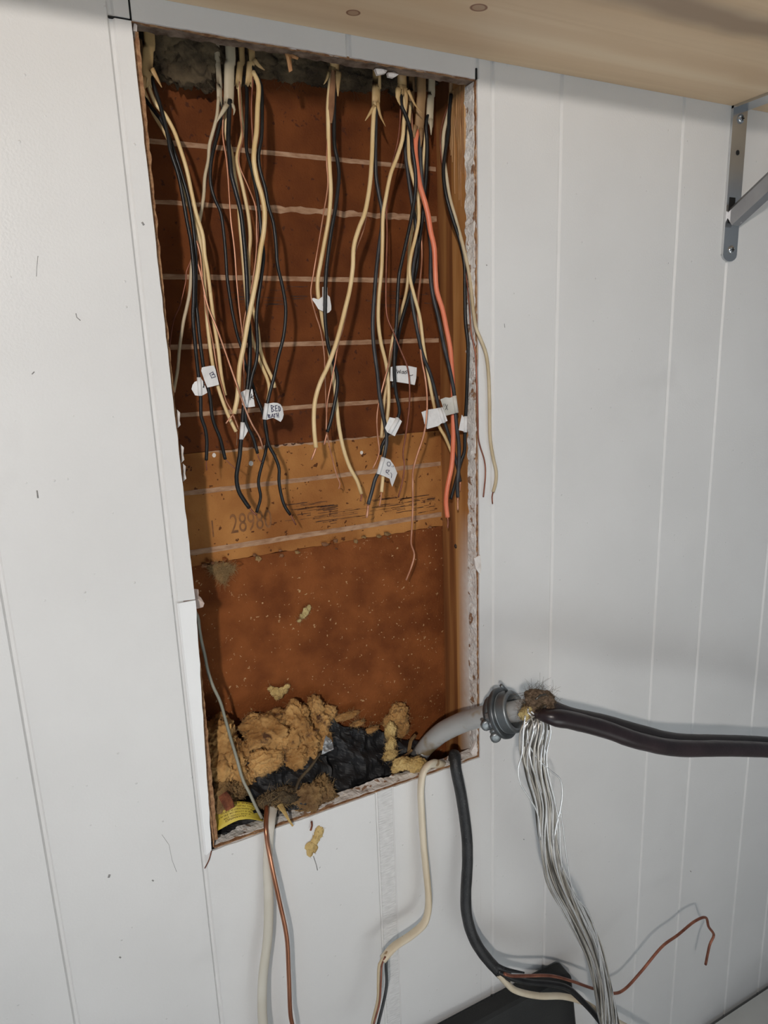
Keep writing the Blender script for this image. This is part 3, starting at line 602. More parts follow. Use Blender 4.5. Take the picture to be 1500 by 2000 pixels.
# --- cable B and its thin neighbour
B2 = cable('narrow sheathed cable beside the grey-tan one, wires sweeping left', 428, 145, 0.06)
sheath(B2, [(427, 140), (428, 165), (429, 196)], 0.060, 11, 'sheath_grey')
wire(B2, 'black_wire', [(432, 190), (434, 220), (425, 262), (415, 302), (411, 332), (412, 362), (420, 390), (431, 415), (437, 454), (441, 499), (444, 545), (452, 599), (456, 620), (464, 656), (472, 680), (480, 716), (492, 748), (500, 772), (512, 802), (518, 825), (522, 852), (519, 881), (505, 937), (509, 971), (501, 1001)], [(190, .062), (300, .058), (700, .052), (800, .040), (1000, .044)], 0.0018, 'black_wire')
wire(B2, 'white_wire', [(427, 190), (424, 225), (418, 250), (409, 284), (407, 313), (400, 347), (398, 381), (393, 413), (384, 465), (375, 515), (371, 567), (366, 595), (358, 630), (351, 676), (347, 720), (339, 766)], [(190, .060), (400, .062), (760, .056)], 0.0018, 'dull_white_wire')
wire(B2, 'copper_wire', [(430, 195), (424, 245), (411, 300), (403, 363), (396, 395), (386, 450), (374, 504), (364, 531), (363, 549), (352, 595), (341, 620), (336, 640), (331, 680)], .070, 0.0007, 'brown_copper')
B = cable('grey-tan sheathed cable, its long black wire tagged K', 448, 100, 0.05)
sheath(B, [(449, 80), (448, 130), (447, 196)], 0.050, 20, 'sheath_grey', [([(444, 203), (434, 220), (422, 240)], 0.044, 0.0026), ([(453, 202), (458, 214), (456, 225)], 0.046, 0.0020)])
wire(B, 'black_wire', [(449, 195), (447, 235), (446, 272), (449, 310), (452, 341), (460, 373), (470, 413), (475, 454), (479, 499), (482, 545), (484, 599), (487, 650), (488, 690), (486, 730), (482, 765), (476, 798), (474, 824), (471, 855), (469, 880), (468, 892), (462, 931), (466, 958), (476, 976), (487, 992)], [(195, .048), (350, .036), (1000, .036)], 0.0024, 'black_wire', [(494, 1000), (501, 1006)], 0.0011, 'brown_copper')
wire(B, 'white_wire', [(443, 200), (441, 258), (447, 280), (455, 307), (459, 345), (465, 385), (468, 430), (474, 500), (482, 590), (490, 650), (500, 684), (512, 716), (522, 740), (526, 760), (523, 782)], [(200, .054), (600, .060), (780, .050)], RW, 'white_wire')
wire(B, 'copper_wire', [(437, 205), (435, 250), (436, 273), (443, 318), (448, 386), (451, 431), (458, 488), (462, 545), (467, 600), (473, 650), (475, 680), (477, 740), (477, 768)], [(205, .050), (700, .050)], 0.0009, 'copper')
tagflag(B, [(470, 766), (479, 762), (481, 761), (493, 760), (498, 794), (483, 796), (477, 795), (473, 790)], 483, .0300, .0004, strokes=[Z(370, 690, 7.5, q) for q in ([(908, 598), (890, 682)], [(945, 615), (895, 650), (918, 652), (945, 670)])], sleeve=((484, 761), (480, 795), .0025), pen='pen_black', sw=1.2, label='white tape tag with a handwritten K')

# --- cables C and D, side by side
Cc = cable('narrow tan cable left of a close pair, black wire with blank tag', 470, 100, 0.056)
sheath(Cc, [(471, 85), (469, 125), (466, 158)], 0.056, 13, 'sheath')
wire(Cc, 'black_wire', [(478, 150), (482, 175), (482, 220), (481, 261), (482, 295), (491, 329), (501, 375), (507, 420), (511, 465), (515, 499), (510, 545), (503, 595), (501, 630), (503, 676), (500, 708), (493, 732), (488, 757), (480, 800), (480, 820), (484, 834), (494, 854), (503, 885)], [(150, .056), (400, .030), (800, .030), (890, .038)], RB, 'black_wire', [(505, 894), (511, 904)], 0.0007, 'brown_copper')
wire(Cc, 'white_wire', [(466, 155), (470, 210), (472, 232), (474, 258), (469, 280), (463, 307), (466, 332), (474, 365), (485, 420), (489, 465), (486, 499), (486, 545), (491, 590), (503, 640), (508, 680), (518, 710), (532, 740), (537, 757)], [(155, .058), (400, .044), (760, .052)], RW, 'white_wire')
wire(Cc, 'copper_wire', [(468, 160), (470, 230), (474, 270), (467, 300), (468, 325), (484, 363), (499, 404), (501, 443), (500, 499), (491, 563), (478, 620), (473, 660)], [(160, .050), (400, .024), (660, .046)], 0.0008, 'copper')
tagflag(Cc, [(471, 825), (477, 825), (482, 832), (484, 842), (480, 850), (475, 858), (468, 858)], 473, .0320, .001, sleeve=((474, 825), (471.5, 858), .0024), label='small blank white tape tag')
D = cable('wider tan cable of the close pair, black wire tagged BED BATH', 490, 100, 0.044)
sheath(D, [(490, 84), (489, 125), (487, 155)], 0.046, 15, 'sheath', [([(496, 116), (506, 128), (517, 137)], 0.042, 0.0030)])
wire(D, 'white_wire', [(494, 140), (505, 167), (503, 212), (501, 258), (497, 287), (496, 317), (502, 350), (511, 380), (516, 405), (517, 425), (515, 454), (509, 488), (503, 533), (493, 585), (484, 630), (476, 676), (468, 716), (466, 750), (463, 780), (457, 808)], [(140, .044), (300, .022), (808, .020)], 0.0025, 'white_wire', [(449, 817), (441, 827)], 0.0008)
wire(D, 'black_wire', [(492, 130), (499, 145), (510, 167), (512, 212), (511, 265), (505, 302), (508, 332), (518, 368), (524, 402), (534, 436), (539, 477), (542, 517), (551, 556), (557, 590), (558, 616), (554, 656), (544, 696), (536, 734), (528, 764), (521, 795), (517, 822), (521, 850), (525, 869), (537, 892), (545, 915), (545, 942), (551, 974), (558, 992), (567, 1005)], [(130, .046), (250, .030), (800, .028), (1005, .050)], 0.0019, 'black_wire', [(572, 1014), (578, 1025)], 0.0009, 'brown_copper')
wire(D, 'copper_wire', [(494, 150), (491, 212), (493, 265), (494, 310), (496, 360), (505, 420), (503, 480)], .040, 0.0008, 'brown_copper')
tagflag(D, [(518, 789), (525, 788), (534, 786.5), (542, 787), (548, 790), (552, 797), (554, 810), (552, 818), (548, 824), (541, 820), (534, 816), (527, 817.5), (521, 820), (513, 819)], 517, .0250, .0010, strokes=[Z(370, 690, 7.5, q) for q in (
    [(1195, 760), (1207, 862)], [(1195, 760), (1238, 780), (1205, 805), (1243, 838), (1207, 862)], [(1255, 770), (1264, 850)], [(1255, 770), (1285, 764)], [(1258, 810), (1285, 804)], [(1264, 850), (1294, 842)],
    [(1305, 772), (1312, 850)], [(1305, 772), (1332, 800), (1330, 838), (1312, 850)], [(1150, 898), (1160, 947)], [(1150, 898), (1182, 905), (1155, 922), (1188, 935), (1160, 947)], [(1198, 945), (1215, 888), (1238, 940)], [(1202, 925), (1232, 920)],
    [(1248, 890), (1250, 942)], [(1235, 892), (1268, 886)], [(1278, 875), (1286, 938)], [(1282, 910), (1303, 905)], [(1300, 872), (1308, 940)])], sleeve=((521, 788), (516.5, 819), .0024), sw=1.25, pen='pen', label='white tape tag reading BED BATH')

# --- cable E, with brown filler paper
E_ = cable('cable with brown paper filler near the middle, crumpled tape on its black wire', 652, 120, 0.05)
sheath(E_, [(653, 108), (652, 125), (651, 140)], 0.052, 20, 'sheath', [([(660, 140), (660, 165), (660, 188)], 0.047, 0.0042), ([(642, 140), (638, 155), (632, 165)], 0.046, 0.0018)])
Q = spline(path3([(650, 138), (649, 170), (648, 205), (645, 240)], [(0, .045)]), 0.005); v, f = tube(Q, 0.0040, 8, 0.5, side=(1, 0, 0), rfun=lambda t: 0.5 + math.sin(3 * t) * .5 * (1 - .6 * t), wob=.6); obj('paper_filler', v, f, 'kraft', E_, smooth=False)
wire(E_, 'white_wire', [(647, 140), (641, 202), (641, 240), (642, 291), (644, 330), (646, 376), (642, 427), (634, 472), (626, 515), (621, 543), (621, 574), (628, 612), (632, 635), (639, 661), (648, 716), (654, 757), (658, 798), (663, 839), (671, 877), (683, 912), (697, 938), (706, 964)], [(140, .050), (400, .040), (960, .046)], 0.0024, 'white_wire', [(706, 972), (704, 979)], 0.0012, 'brown_copper')
wire(E_, 'black_wire', [(655, 150), (653, 207), (653, 278), (659, 313), (662, 346), (656, 401), (647, 452), (640, 503), (636, 548), (635, 590), (635, 620), (637, 645), (641, 675), (651, 707), (659, 735), (658, 762), (652, 795), (646, 822), (639, 844)], [(150, .052), (400, .036), (840, .032)], 0.0022, 'black_wire', [(636, 857), (633, 869)], 0.0012)
wire(E_, 'copper_wire', [(645, 150), (641, 240), (638, 313), (640, 363), (631, 422), (622, 477), (612, 536), (607, 574), (616, 613), (626, 645), (633, 690), (635, 743), (637, 800), (639, 847), (649, 896), (657, 926), (664, 945), (661, 955)], [(150, .050), (500, .034), (950, .052)], 0.0008, 'copper')
tagflag(E_, [(608, 583), (613, 582), (622, 585), (630, 579), (638, 574), (644, 580), (647, 597), (647, 605), (643, 610), (638, 612), (631, 608), (622, 604), (616, 594)], 634, .0365, .0015, sleeve=((634.5, 561), (634.5, 598), .0030), label='crumpled blank white tape with a straight sleeve')

# --- cable F
Fc = cable('grey-tan cable right of centre with two splayed tongues, tag lettered O R', 735, 145, 0.048)
sheath(Fc, [(736, 143), (735, 165), (734, 200)], 0.050, 18, 'sheath', [([(732, 205), (722, 222), (713, 236)], 0.045, 0.0022), ([(738, 200), (742, 223), (753, 247)], 0.045, 0.0022)])
wire(Fc, 'white_wire', [(732, 200), (730, 220), (728, 257), (726, 313), (722, 363), (713, 414), (700, 449), (691, 482), (689, 523), (683, 566), (674, 604), (665, 640), (655, 675), (640, 716), (626, 746), (616, 779), (613, 811), (614, 844), (617, 874)], [(200, .048), (400, .026), (870, .018)], 0.0025, 'white_wire', [(614, 884), (608, 898)], 0.0012)
wire(Fc, 'black_wire', [(735, 200), (734, 220), (733, 280), (734, 340), (740, 380), (746, 410), (746, 440), (741, 477), (735, 528), (731, 579), (728, 628), (730, 675), (737, 729), (741, 770), (747, 806), (755, 852), (751, 888), (743, 915), (733, 935), (726, 961), (719, 985)], [(200, .050), (400, .048), (700, .034), (990, .026)], 0.0024, 'dusty_wire', [(718, 998), (716, 1011)], 0.0017, 'copper')
wire(Fc, 'copper_wire', [(731, 205), (727, 300), (714, 430), (692, 500), (680, 590), (670, 640), (661, 669), (654, 710), (646, 751), (639, 789), (637, 839)], [(205, .052), (640, .024), (840, .028)], 0.0009, 'copper')
tagflag(Fc, [(746, 893), (754, 895), (762, 898), (769, 908), (776, 924), (771, 938), (766, 951), (763, 943), (761, 935), (750, 930), (736, 925), (740, 910)], 744, .0200, .0018, strokes=[Z(700, 690, 6.25, q) for q in ([(350, 1345), (360, 1328), (385, 1330), (395, 1355), (380, 1378), (358, 1375), (350, 1345)], [(410, 1375), (414, 1390)], [(425, 1370), (430, 1388)], [(338, 1455), (340, 1428), (378, 1428), (370, 1448), (342, 1455), (372, 1480)], [(395, 1458), (408, 1478), (402, 1520)])], sleeve=((748.5, 893), (739, 926), .0026), sw=0.9, label='white tape tag lettered O and R')

# --- cables G to K on the right
G = cable('pale yellow cable with a forked end, front black wire bearing a folded blank tag', 785, 150, 0.036)
sheath(G, [(785, 142), (785, 158), (785, 176)], 0.040, 20, 'sheath', [([(779, 172), (777, 190), (782, 206)], 0.035, 0.0040), ([(792, 172), (794, 195), (794, 215)], 0.035, 0.0030), ([(797, 176), (811, 205), (825, 222)], 0.031, 0.0022)])
wire(G, 'black_wire', [(784, 180), (783, 203), (793, 227), (802, 257), (805, 290), (811, 332), (811, 375), (803, 427), (795, 465), (785, 510), (779, 541), (776, 591), (774, 631), (771, 675), (770, 729), (774, 770), (780, 798), (778, 814), (769, 833), (758, 847), (746, 871), (742, 888)], [(180, .040), (300, .024), (780, .028), (890, .038)], 0.0021, 'black_wire')
wire(G, 'white_wire', [(790, 180), (791, 215), (789, 235), (786, 272), (775, 308), (763, 340), (754, 384), (748, 422), (747, 477), (745, 528), (740, 579), (739, 628), (744, 669), (754, 710), (758, 743), (759, 784), (756, 820), (752, 860), (750, 900), (748, 930), (745, 961)], [(180, .042), (350, .038), (700, .044), (880, .036), (960, .026)], 0.0023, 'white_wire', [(744, 972), (741, 988)], 0.0010)
wire(G, 'copper_wire', [(783, 190), (781, 240), (776, 280), (766, 320), (759, 365), (755, 409), (756, 457), (754, 541), (754, 599), (758, 625), (769, 650), (782, 683), (796, 718), (800, 757), (799, 798), (792, 852), (787, 887), (790, 910), (785, 945), (778, 971)], [(190, .044), (400, .040), (650, .020), (970, .030)], 0.0010, 'brown_copper')
tagflag(G, [(761, 815), (772, 817), (777, 815), (785, 823), (778, 838), (771, 852), (763, 848), (756, 844), (752, 836)], 770, .0225, .0006, sleeve=((777, 817), (761, 846), .0028), label='folded blank white tape tag')
H = cable('short dull cable behind the forked one, white wire under a wide blank tag', 804, 160, 0.06)
sheath(H, [(804, 150), (804, 175), (804, 205)], 0.060, 13, 'sheath_brown')
wire(H, 'black_wire', [(803, 200), (794, 250), (791, 290), (796, 335), (803, 385), (812, 440), (813, 485), (808, 515), (804, 553), (805, 591), (813, 636), (818, 661), (826, 694), (840, 729), (851, 768), (857, 795), (870, 830), (879, 858), (889, 893), (896, 925), (899, 940)], [(200, .060), (400, .050), (650, .032), (940, .040)], 0.0022, 'dusty_wire', [(899, 950), (898, 960)], 0.0012)
wire(H, 'white_wire', [(801, 200), (798, 260), (799, 310), (807, 350), (816, 385), (818, 427), (811, 465), (802, 503), (800, 538), (808, 574), (820, 620), (827, 675), (836, 729), (845, 779), (856, 828), (870, 855), (884, 888)], [(200, .056), (300, .040), (550, .034), (890, .042)], 0.0021, 'white_wire')
wire(H, 'copper_wire', [(803, 205), (808, 300), (818, 400), (824, 500), (816, 600), (822, 690), (830, 735), (834, 773), (833, 817), (826, 855), (815, 888), (807, 918), (806, 940), (806, 992), (804, 1038), (803, 1062), (809, 1083), (803, 1108), (793, 1133)], [(205, .064), (500, .060), (700, .030), (800, .014), (1130, .034)], 0.0012, 'copper', label='longest bare copper wire, bent at its tip')
tagflag(H, [(823, 805), (836, 800), (850, 798), (865, 795), (870, 809), (874, 822), (862, 827), (856, 832), (834, 838), (829, 828), (827, 818)], 862, .0250, .0002, sleeve=((858, 797), (867, 825), .0026), label='wide blank white tape tag')
I = cable('longest brown cable, with a thick coral red wire and a black wire', 822, 160, 0.045)
sheath(I, [(823, 150), (822, 200), (818, 258)], 0.048, 20, 'sheath_brown', [([(822, 250), (823, 270), (822, 287)], 0.044, 0.0026), ([(812, 245), (809, 262), (811, 272)], 0.044, 0.0030)])
wire(I, 'red_wire', [(814, 255), (811, 290), (814, 325), (820, 362), (829, 392), (836, 420), (841, 452), (848, 485), (850, 528), (853, 568), (864, 604), (871, 638), (879, 680), (883, 729), (885, 773), (885, 817), (885, 866), (882, 910), (874, 950), (871, 980), (874, 1010)], [(255, .048), (400, .028), (1010, .024)], 0.0031, 'red_wire', [(875, 1020), (874, 1031)], 0.0012, 'brown_copper', 'thick coral red wire')
wire(I, 'black_wire', [(820, 255), (821, 310), (826, 370), (834, 430), (841, 480), (841, 541), (846, 579), (857, 625), (867, 675), (878, 721), (886, 762), (889, 800), (892, 835), (896, 866), (896, 910), (893, 945), (894, 971)], [(255, .050), (400, .044), (600, .024), (970, .020)], 0.0024, 'dusty_wire', [(894, 983), (894, 996)], 0.0013, 'copper')
tagflag(I, [(860, 780), (870, 776), (878, 777), (890, 773), (894, 806), (882, 809), (871, 812), (866, 797)], 889, .0150, .0002, 'tag_old', strokes=[Z(700, 690, 6.25, q) for q in ([(1058, 618), (1090, 692)], [(1088, 628), (1064, 690)], [(1040, 618), (1046, 652)])], sleeve=((887, 773), (891.5, 806), .0027), pen='pen_black', sw=0.9, label='greyish tape tag marked X')
J = cable('grimy grey cable behind the long brown one, black wire tagged Wash', 842, 165, 0.055)
sheath(J, [(843, 150), (841, 190), (839, 235)], 0.058, 16, 'sheath_grey', [([(841, 232), (842, 250), (842, 264)], 0.054, 0.0026)])
wire(J, 'black_wire', [(836, 225), (832, 245), (834, 280), (833, 335), (829, 385), (825, 427), (818, 477), (813, 528), (800, 574), (784, 629), (777, 661), (772, 700), (769, 735), (767, 757)], [(225, .058), (500, .056), (757, .050)], 0.0023, 'black_wire')
wire(J, 'white_wire', [(832, 235), (830, 272), (826, 317), (822, 360), (812, 420), (800, 480), (795, 560), (780, 620), (767, 661), (760, 716), (752, 770), (748, 811), (745, 855)], [(235, .060), (600, .062), (855, .046)], 0.0020, 'white_wire')
wire(J, 'copper_wire', [(833, 240), (828, 330), (817, 440), (801, 560), (785, 620), (768, 672), (758, 716), (747, 757), (738, 798), (736, 825), (738, 855), (741, 880), (736, 899), (728, 915)], [(240, .066), (600, .066), (716, .034), (915, .036)], 0.0010, 'copper')
tagflag(J, [(763, 717), (770, 715), (786, 714), (800, 715), (814, 718), (813, 738), (810, 752), (795, 749), (775, 746), (762, 744)], 768, .0440, -.0002, strokes=[Z(700, 690, 6.25, q) for q in ([(468, 200), (480, 245), (495, 213), (508, 245), (516, 203)], [(556, 220), (532, 224), (530, 246), (555, 242), (556, 220), (562, 250)], [(592, 213), (570, 224), (592, 240), (570, 252)], [(598, 212), (608, 258), (622, 270), (642, 273), (665, 263)])], pen='pen_black', sw=1.1, label='white tape tag reading Wash')
K = cable('rightmost cable against the stud, its white wire hanging out over the panel', 884, 170, 0.05)
sheath(K, [(884, 158), (885, 180), (886, 203)], 0.052, 17, 'sheath_brown')
wire(K, 'black_wire', [(881, 185), (877, 225), (876, 255), (869, 302), (866, 340), (872, 385), (885, 430), (898, 470), (907, 515), (908, 566), (909, 625), (914, 675), (913, 729), (911, 784), (908, 840), (907, 880), (899, 905), (887, 952), (880, 975)], [(185, .050), (400, .030), (700, .016), (850, .022), (975, .030)], 0.0022, 'black_wire')
wire(K, 'white_wire', [(884, 190), (872, 235), (866, 265), (866, 302), (871, 340), (878, 385), (891, 432), (906, 488), (917, 541), (923, 595), (929, 638), (938, 661), (949, 691), (954, 729), (956, 784), (957, 852), (963, 893), (969, 921), (968, 943), (963, 961)], [(190, .052), (400, .034), (560, .012), (650, -.006), (960, -.0035)], 0.0022, 'dull_white_wire', [(961, 971), (962, 984)], 0.0010, 'brown_copper')
wire(K, 'copper_wire', [(880, 195), (864, 240), (860, 280), (867, 340), (884, 430), (905, 500), (916, 590), (920, 647), (928, 688), (931, 743), (933, 811), (935, 860), (946, 899), (948, 928), (944, 971)], [(195, .056), (400, .044), (600, .012), (740, -.003), (971, -.0025)], 0.0010, 'brown_copper')
tagflag(K, [(902, 810), (906, 815), (913, 814), (912, 844), (904, 842), (896, 840), (899, 824)], 910, .0140, .0008, 'tag', sleeve=((909.5, 813), (908.5, 844), .0025), label='small white tape tag close to the stud')

# thin bell wire on the left edge
bw = tag(obj('bell_wire', *tube(spline(path3([(360, 1140), (369, 1166), (374, 1184), (386, 1204), (389, 1226), (393, 1250), (400, 1280), (406, 1310), (416, 1340), (430, 1370), (440, 1404), (450, 1440), (462, 1480), (474, 1522), (488, 1550), (500, 1576), (512, 1598)], [(1140, .022), (1200, .030), (1400, .045), (1520, .028), (1600, .004)])), 0.0019, 8), 'grey_wire'), 'thin grey-green wire running down the left side of the hole', 'wire')

# --- cables out of the bottom
N1 = tag(obj('power_cable', *tube(spline(path3([(534, 1570, .020), (530, 1592, .006), (527, 1615, -.007), (523, 1683), (525, 1757), (523, 1830), (514, 1903), (512, 1958), (514, 2000), (522, 2060), (530, 2130)], [(1683, -.012), (1850, -.020), (2130, -.030)]), 0.006), 0.0060, 12, 0.6, side=(1, 0, 0)), 'sheath_grey2'), 'pale grey flat cable hanging from the bottom left of the hole', 'cable')
N0 = tag(obj('ground_wire', *tube(spline(path3([(521, 1572, .016), (520, 1590, .002), (520, 1628, -.014), (529, 1683), (545, 1757), (560, 1830), (564, 1903), (567, 1977), (572, 2010), (580, 2090), (590, 2150)], [(1683, -.022), (2150, -.034)])), 0.0027, 10), 'copper_shiny'), 'thick bare copper ground wire beside the pale grey cable', 'wire')
N2 = thing('power_cable', 'dirty white flat cable bent at the end, below the grey conduit', 'cable', at(826, 1510, 0))
obj('sheath', *tube(spline(path3([(880, 1512, .030), (864, 1496, .014), (842, 1492, -.004), (827, 1508, -.010), (822, 1544), (824, 1591), (827, 1644), (832, 1697), (837, 1751), (835, 1783), (826, 1806), (802, 1827), (770, 1849), (747, 1874)], [(1544, -.014), (1700, -.020), (1874, -.030)]), 0.005), 0.0074, 14, 0.62, wob=.08), 'sheath_white', N2)
wire(N2, 'white_wire', [(752, 1868), (741, 1884), (739, 1921), (738, 1953), (728, 1996), (716, 2050)], [(1868, -.032), (2050, -.045)], 0.0021, 'dull_white_wire')
wire(N2, 'copper_wire', [(753, 1868), (746, 1884), (744, 1921), (741, 1960), (731, 1998), (720, 2050)], [(1868, -.034), (2050, -.049)], 0.0013, 'brown_copper')
wire(N2, 'black_wire', [(756, 1866), (754, 1885), (755, 1921), (750, 1953), (741, 1990), (728, 2045)], [(1866, -.030), (2050, -.043)], 0.0021, 'dusty_wire')
N3 = thing('power_cable', 'thick black cable curving from the bottom right of the hole', 'cable', at(892, 1500, 0))
obj('sheath', *tube(spline(path3([(886, 1520, .030), (886, 1478, .010), (889, 1478, -.004), (890, 1500, -.012), (899, 1544), (907, 1595), (912, 1640), (913, 1680), (910, 1740), (911, 1783), (922, 1825), (943, 1862), (977, 1900), (992, 1908)], [(1544, -.018), (1740, -.026), (1910, -.050)]), 0.005), 0.0076, 16, wob=.06), 'sheath_black', N3)
obj('split_flap', *tube(spline(path3([(965, 1884), (985, 1893), (1005, 1897), (1024, 1900)], [(1884, -.050), (1900, -.060)]), 0.004), 0.0042, 8, 0.5, rfun=lambda t: 1 - .7 * t), 'sheath_black', N3)
wire(N3, 'black_wire', [(972, 1896), (1000, 1910), (1032, 1918), (1076, 1922), (1108, 1930), (1136, 1954), (1168, 1990), (1200, 2040)], [(1896, -.052), (1930, -.066), (2040, -.085)], 0.0044, 'black_wire')
wire(N3, 'white_wire', [(974, 1902), (988, 1918), (1008, 1935), (1052, 1945), (1100, 1946), (1140, 1958), (1180, 1982), (1228, 2008), (1280, 2040)], [(1902, -.052), (1946, -.056), (2040, -.075)], 0.0046, 'sheath_white')
wire(N3, 'copper_wire', [(985, 1902), (1000, 1906), (1028, 1906), (1076, 1906), (1116, 1916), (1156, 1930), (1196, 1940), (1220, 1932), (1252, 1898), (1292, 1850), (1324, 1826), (1356, 1800), (1378, 1792), (1384, 1810), (1394, 1826), (1386, 1846), (1378, 1884)], -.074, 0.0022, 'brown_copper')

# --- service entrance cable with its connector
SE = thing('service_cable', 'grey service cable coming out of the hole with splayed aluminium strands and black conductor', 'cable', at(864, 1428, .02))
jp = path3([(812, 1560, .060), (816, 1500, .055), (822, 1474, .046), (836, 1454, .036), (864, 1430, .018), (898, 1413, -.006), (931, 1402, -.032), (960, 1395, -.052), (996, 1391, -.074), (1034, 1384, -.096)], [(0, 0)])
obj('jacket', *tube(spline(jp, 0.006), 0.0152, 20, 0.86, rfun=lambda t: 0.62 + 0.38 * min(1, max(0, t - .12) / .35), wob=.05), 'se_jacket', SE)
v, f = tube(spline(path3([(815, 1486, .052), (820, 1474, .046), (828, 1463, .041)], [(0, 0)]), 0.004), 0.0116, 16); obj('silver_tape', v, f, 'foil', SE)
e0 = jp[-1]; axd = (jp[-1] - jp[-3]).normalized()
CN = thing('cable_connector', 'zinc threaded clamp connector ringed around the grey service cable', 'connector', jp[-3])
cc = jp[-3].lerp(jp[-2], 0.66)
prof = [(-0.004, 0.0205), (-0.004, 0.0305), (-0.0025, 0.0316), (0.0015, 0.0316), (0.003, 0.0305), (0.003, 0.0262)]
obj('flange', *lathe(prof, cc, axd, 40), 'zinc_dark', CN)
prof = [(0.003, 0.0258)]
for i in range(5): prof += [(0.0038 + i * 0.0024, 0.0248), (0.0050 + i * 0.0024, 0.0261)]
prof += [(0.0158, 0.0252), (0.0172, 0.0246), (0.0172, 0.0206), (0.004, 0.0202), (-0.004, 0.0202)]
obj('threaded_hub', *lathe(prof, cc, axd, 40), 'zinc', CN)
sx = axd.cross(Vector((0, 0, 1))).normalized(); sz = sx.cross(axd)
def rod(a, b, r, n=10): return tube([a, (a + b) / 2, b], r, n)
# saddle clamp behind the flange: two half bands with ears and screws
for sgn in (1, -1):
    band = [cc - axd * 0.013 + (sz * math.sin(q) * sgn + sx * math.cos(q)) * 0.0195 for q in [i * math.pi / 12 for i in range(13)]]
    obj('clamp_band', *tube(band, 0.0045, 8, 1.3), 'zinc_dark', CN)
pc = lambda px, py, y: at(px, py, y)
for (a, b, r) in (((943, 1404, -.052), (950, 1416, -.066), .0038), ((955, 1412, -.062), (966, 1427, -.072), .0032), ((962, 1428, -.066), (968, 1440, -.078), .0036)):
    A0, B0 = pc(*a), pc(*b); o = obj('clamp_screw', *rod(A0, B0, r), 'zinc', CN)
    dd = (B0 - A0).normalized(); obj('screw_head', *lathe([(-.002, .0001), (-.002, r * 1.9), (.002, r * 1.9), (.003, r * 1.2), (.003, .0001)], B0, dd, 12), 'zinc', o)
obj('clamp_pin', *rod(pc(989, 1348, -.066), pc(979, 1339, -.070), .0022), 'zinc', CN)
obj('hex_nut', *lathe([(-.003, .0001), (-.003, .0058), (.003, .0058), (.003, .0001)], pc(956, 1399, -.070), axd, 6), 'zinc_bright', CN, smooth=False)
# frayed end
def clump(name, parent, blobs, mt, amp=0.35, fr=120, fib=0, fmt='fibre', flen=0.012, seed=1, sub=4):
    """shaggy lump: noise-displaced balls merged in one mesh; loose fibres as one part"""
    mb = MB(); rn = random.Random(seed); pts = []
    bl = [(at(px, py, y), r, sq, sub) for (px, py, y, r, sq) in blobs]
    for (c, r, sq, sb) in bl:
        bm = bmesh.new(); bmesh.ops.create_icosphere(bm, subdivisions=sb, radius=1)
        for vt in bm.verts:
            d = vt.co.normalized(); q = c + d * r
            h = 1 + amp * (noise.noise(q * fr * .55) * 1.1 + (.35 - abs(noise.noise(q * fr * 1.3 + Vector((3, 1, 7))))) * .9 + noise.fractal(q * fr * 3.5, 0.4, 2.2, 4) * 0.34)
            vt.co = c + Vector((d.x * sq[0], d.y * sq[1], d.z * sq[2])) * r * h
            if rn.random() < 0.4: pts.append((vt.co.copy(), d.copy()))
        bm.verts.index_update(); mb.add([v.co.copy() for v in bm.verts], [[v.index for v in f.verts] for f in bm.faces]); bm.free()
    o = mb.build(name, mt, parent, smooth=True)
    if fib:
        fb = MB()
        for i in range(int(fib * 3.5)):
            p, d = rn.choice(pts); d = (d * .35 + Vector((rn.uniform(-1, 1), rn.uniform(-.6, .3), rn.uniform(-1, 1)))).normalized()
            L = flen * .7 * rn.uniform(.4, 1.2); b = Vector((rn.uniform(-1, 1), rn.uniform(-1, 1), rn.uniform(-1, 1))) * L * .8
            q = spline([p - d * L * .3, p + d * L * .1 + b * .4, p + d * L * .3 + b * .3, p + d * L * .45 + b], .004)
            v, f = tube(q, 0.00011, 3, caps=False); fb.add(v, f)
        fo = fb.build('fibres', fmt, o if parent is None else o, kind='stuff')
    return o
clump('frayed_end', SE, [(1052, 1366, -.116, .011, (1.2, .8, .8)), (1040, 1362, -.112, .009, (1, 1, .9)), (1064, 1372, -.120, .009, (1, 1, .8)), (1034, 1384, -.112, .008, (1, 1, 1))], 'burlap', .6, 160, 200, 'fibre_dark', .026, 4)
clump('yellow_filler', SE, [(1024, 1394, -.116, .0068, (.9, .9, 1.2)), (1032, 1388, -.118, .005, (1, .8, 1))], 'yellow_fluff', .5, 200, 60, 'fibre', .008, 5)
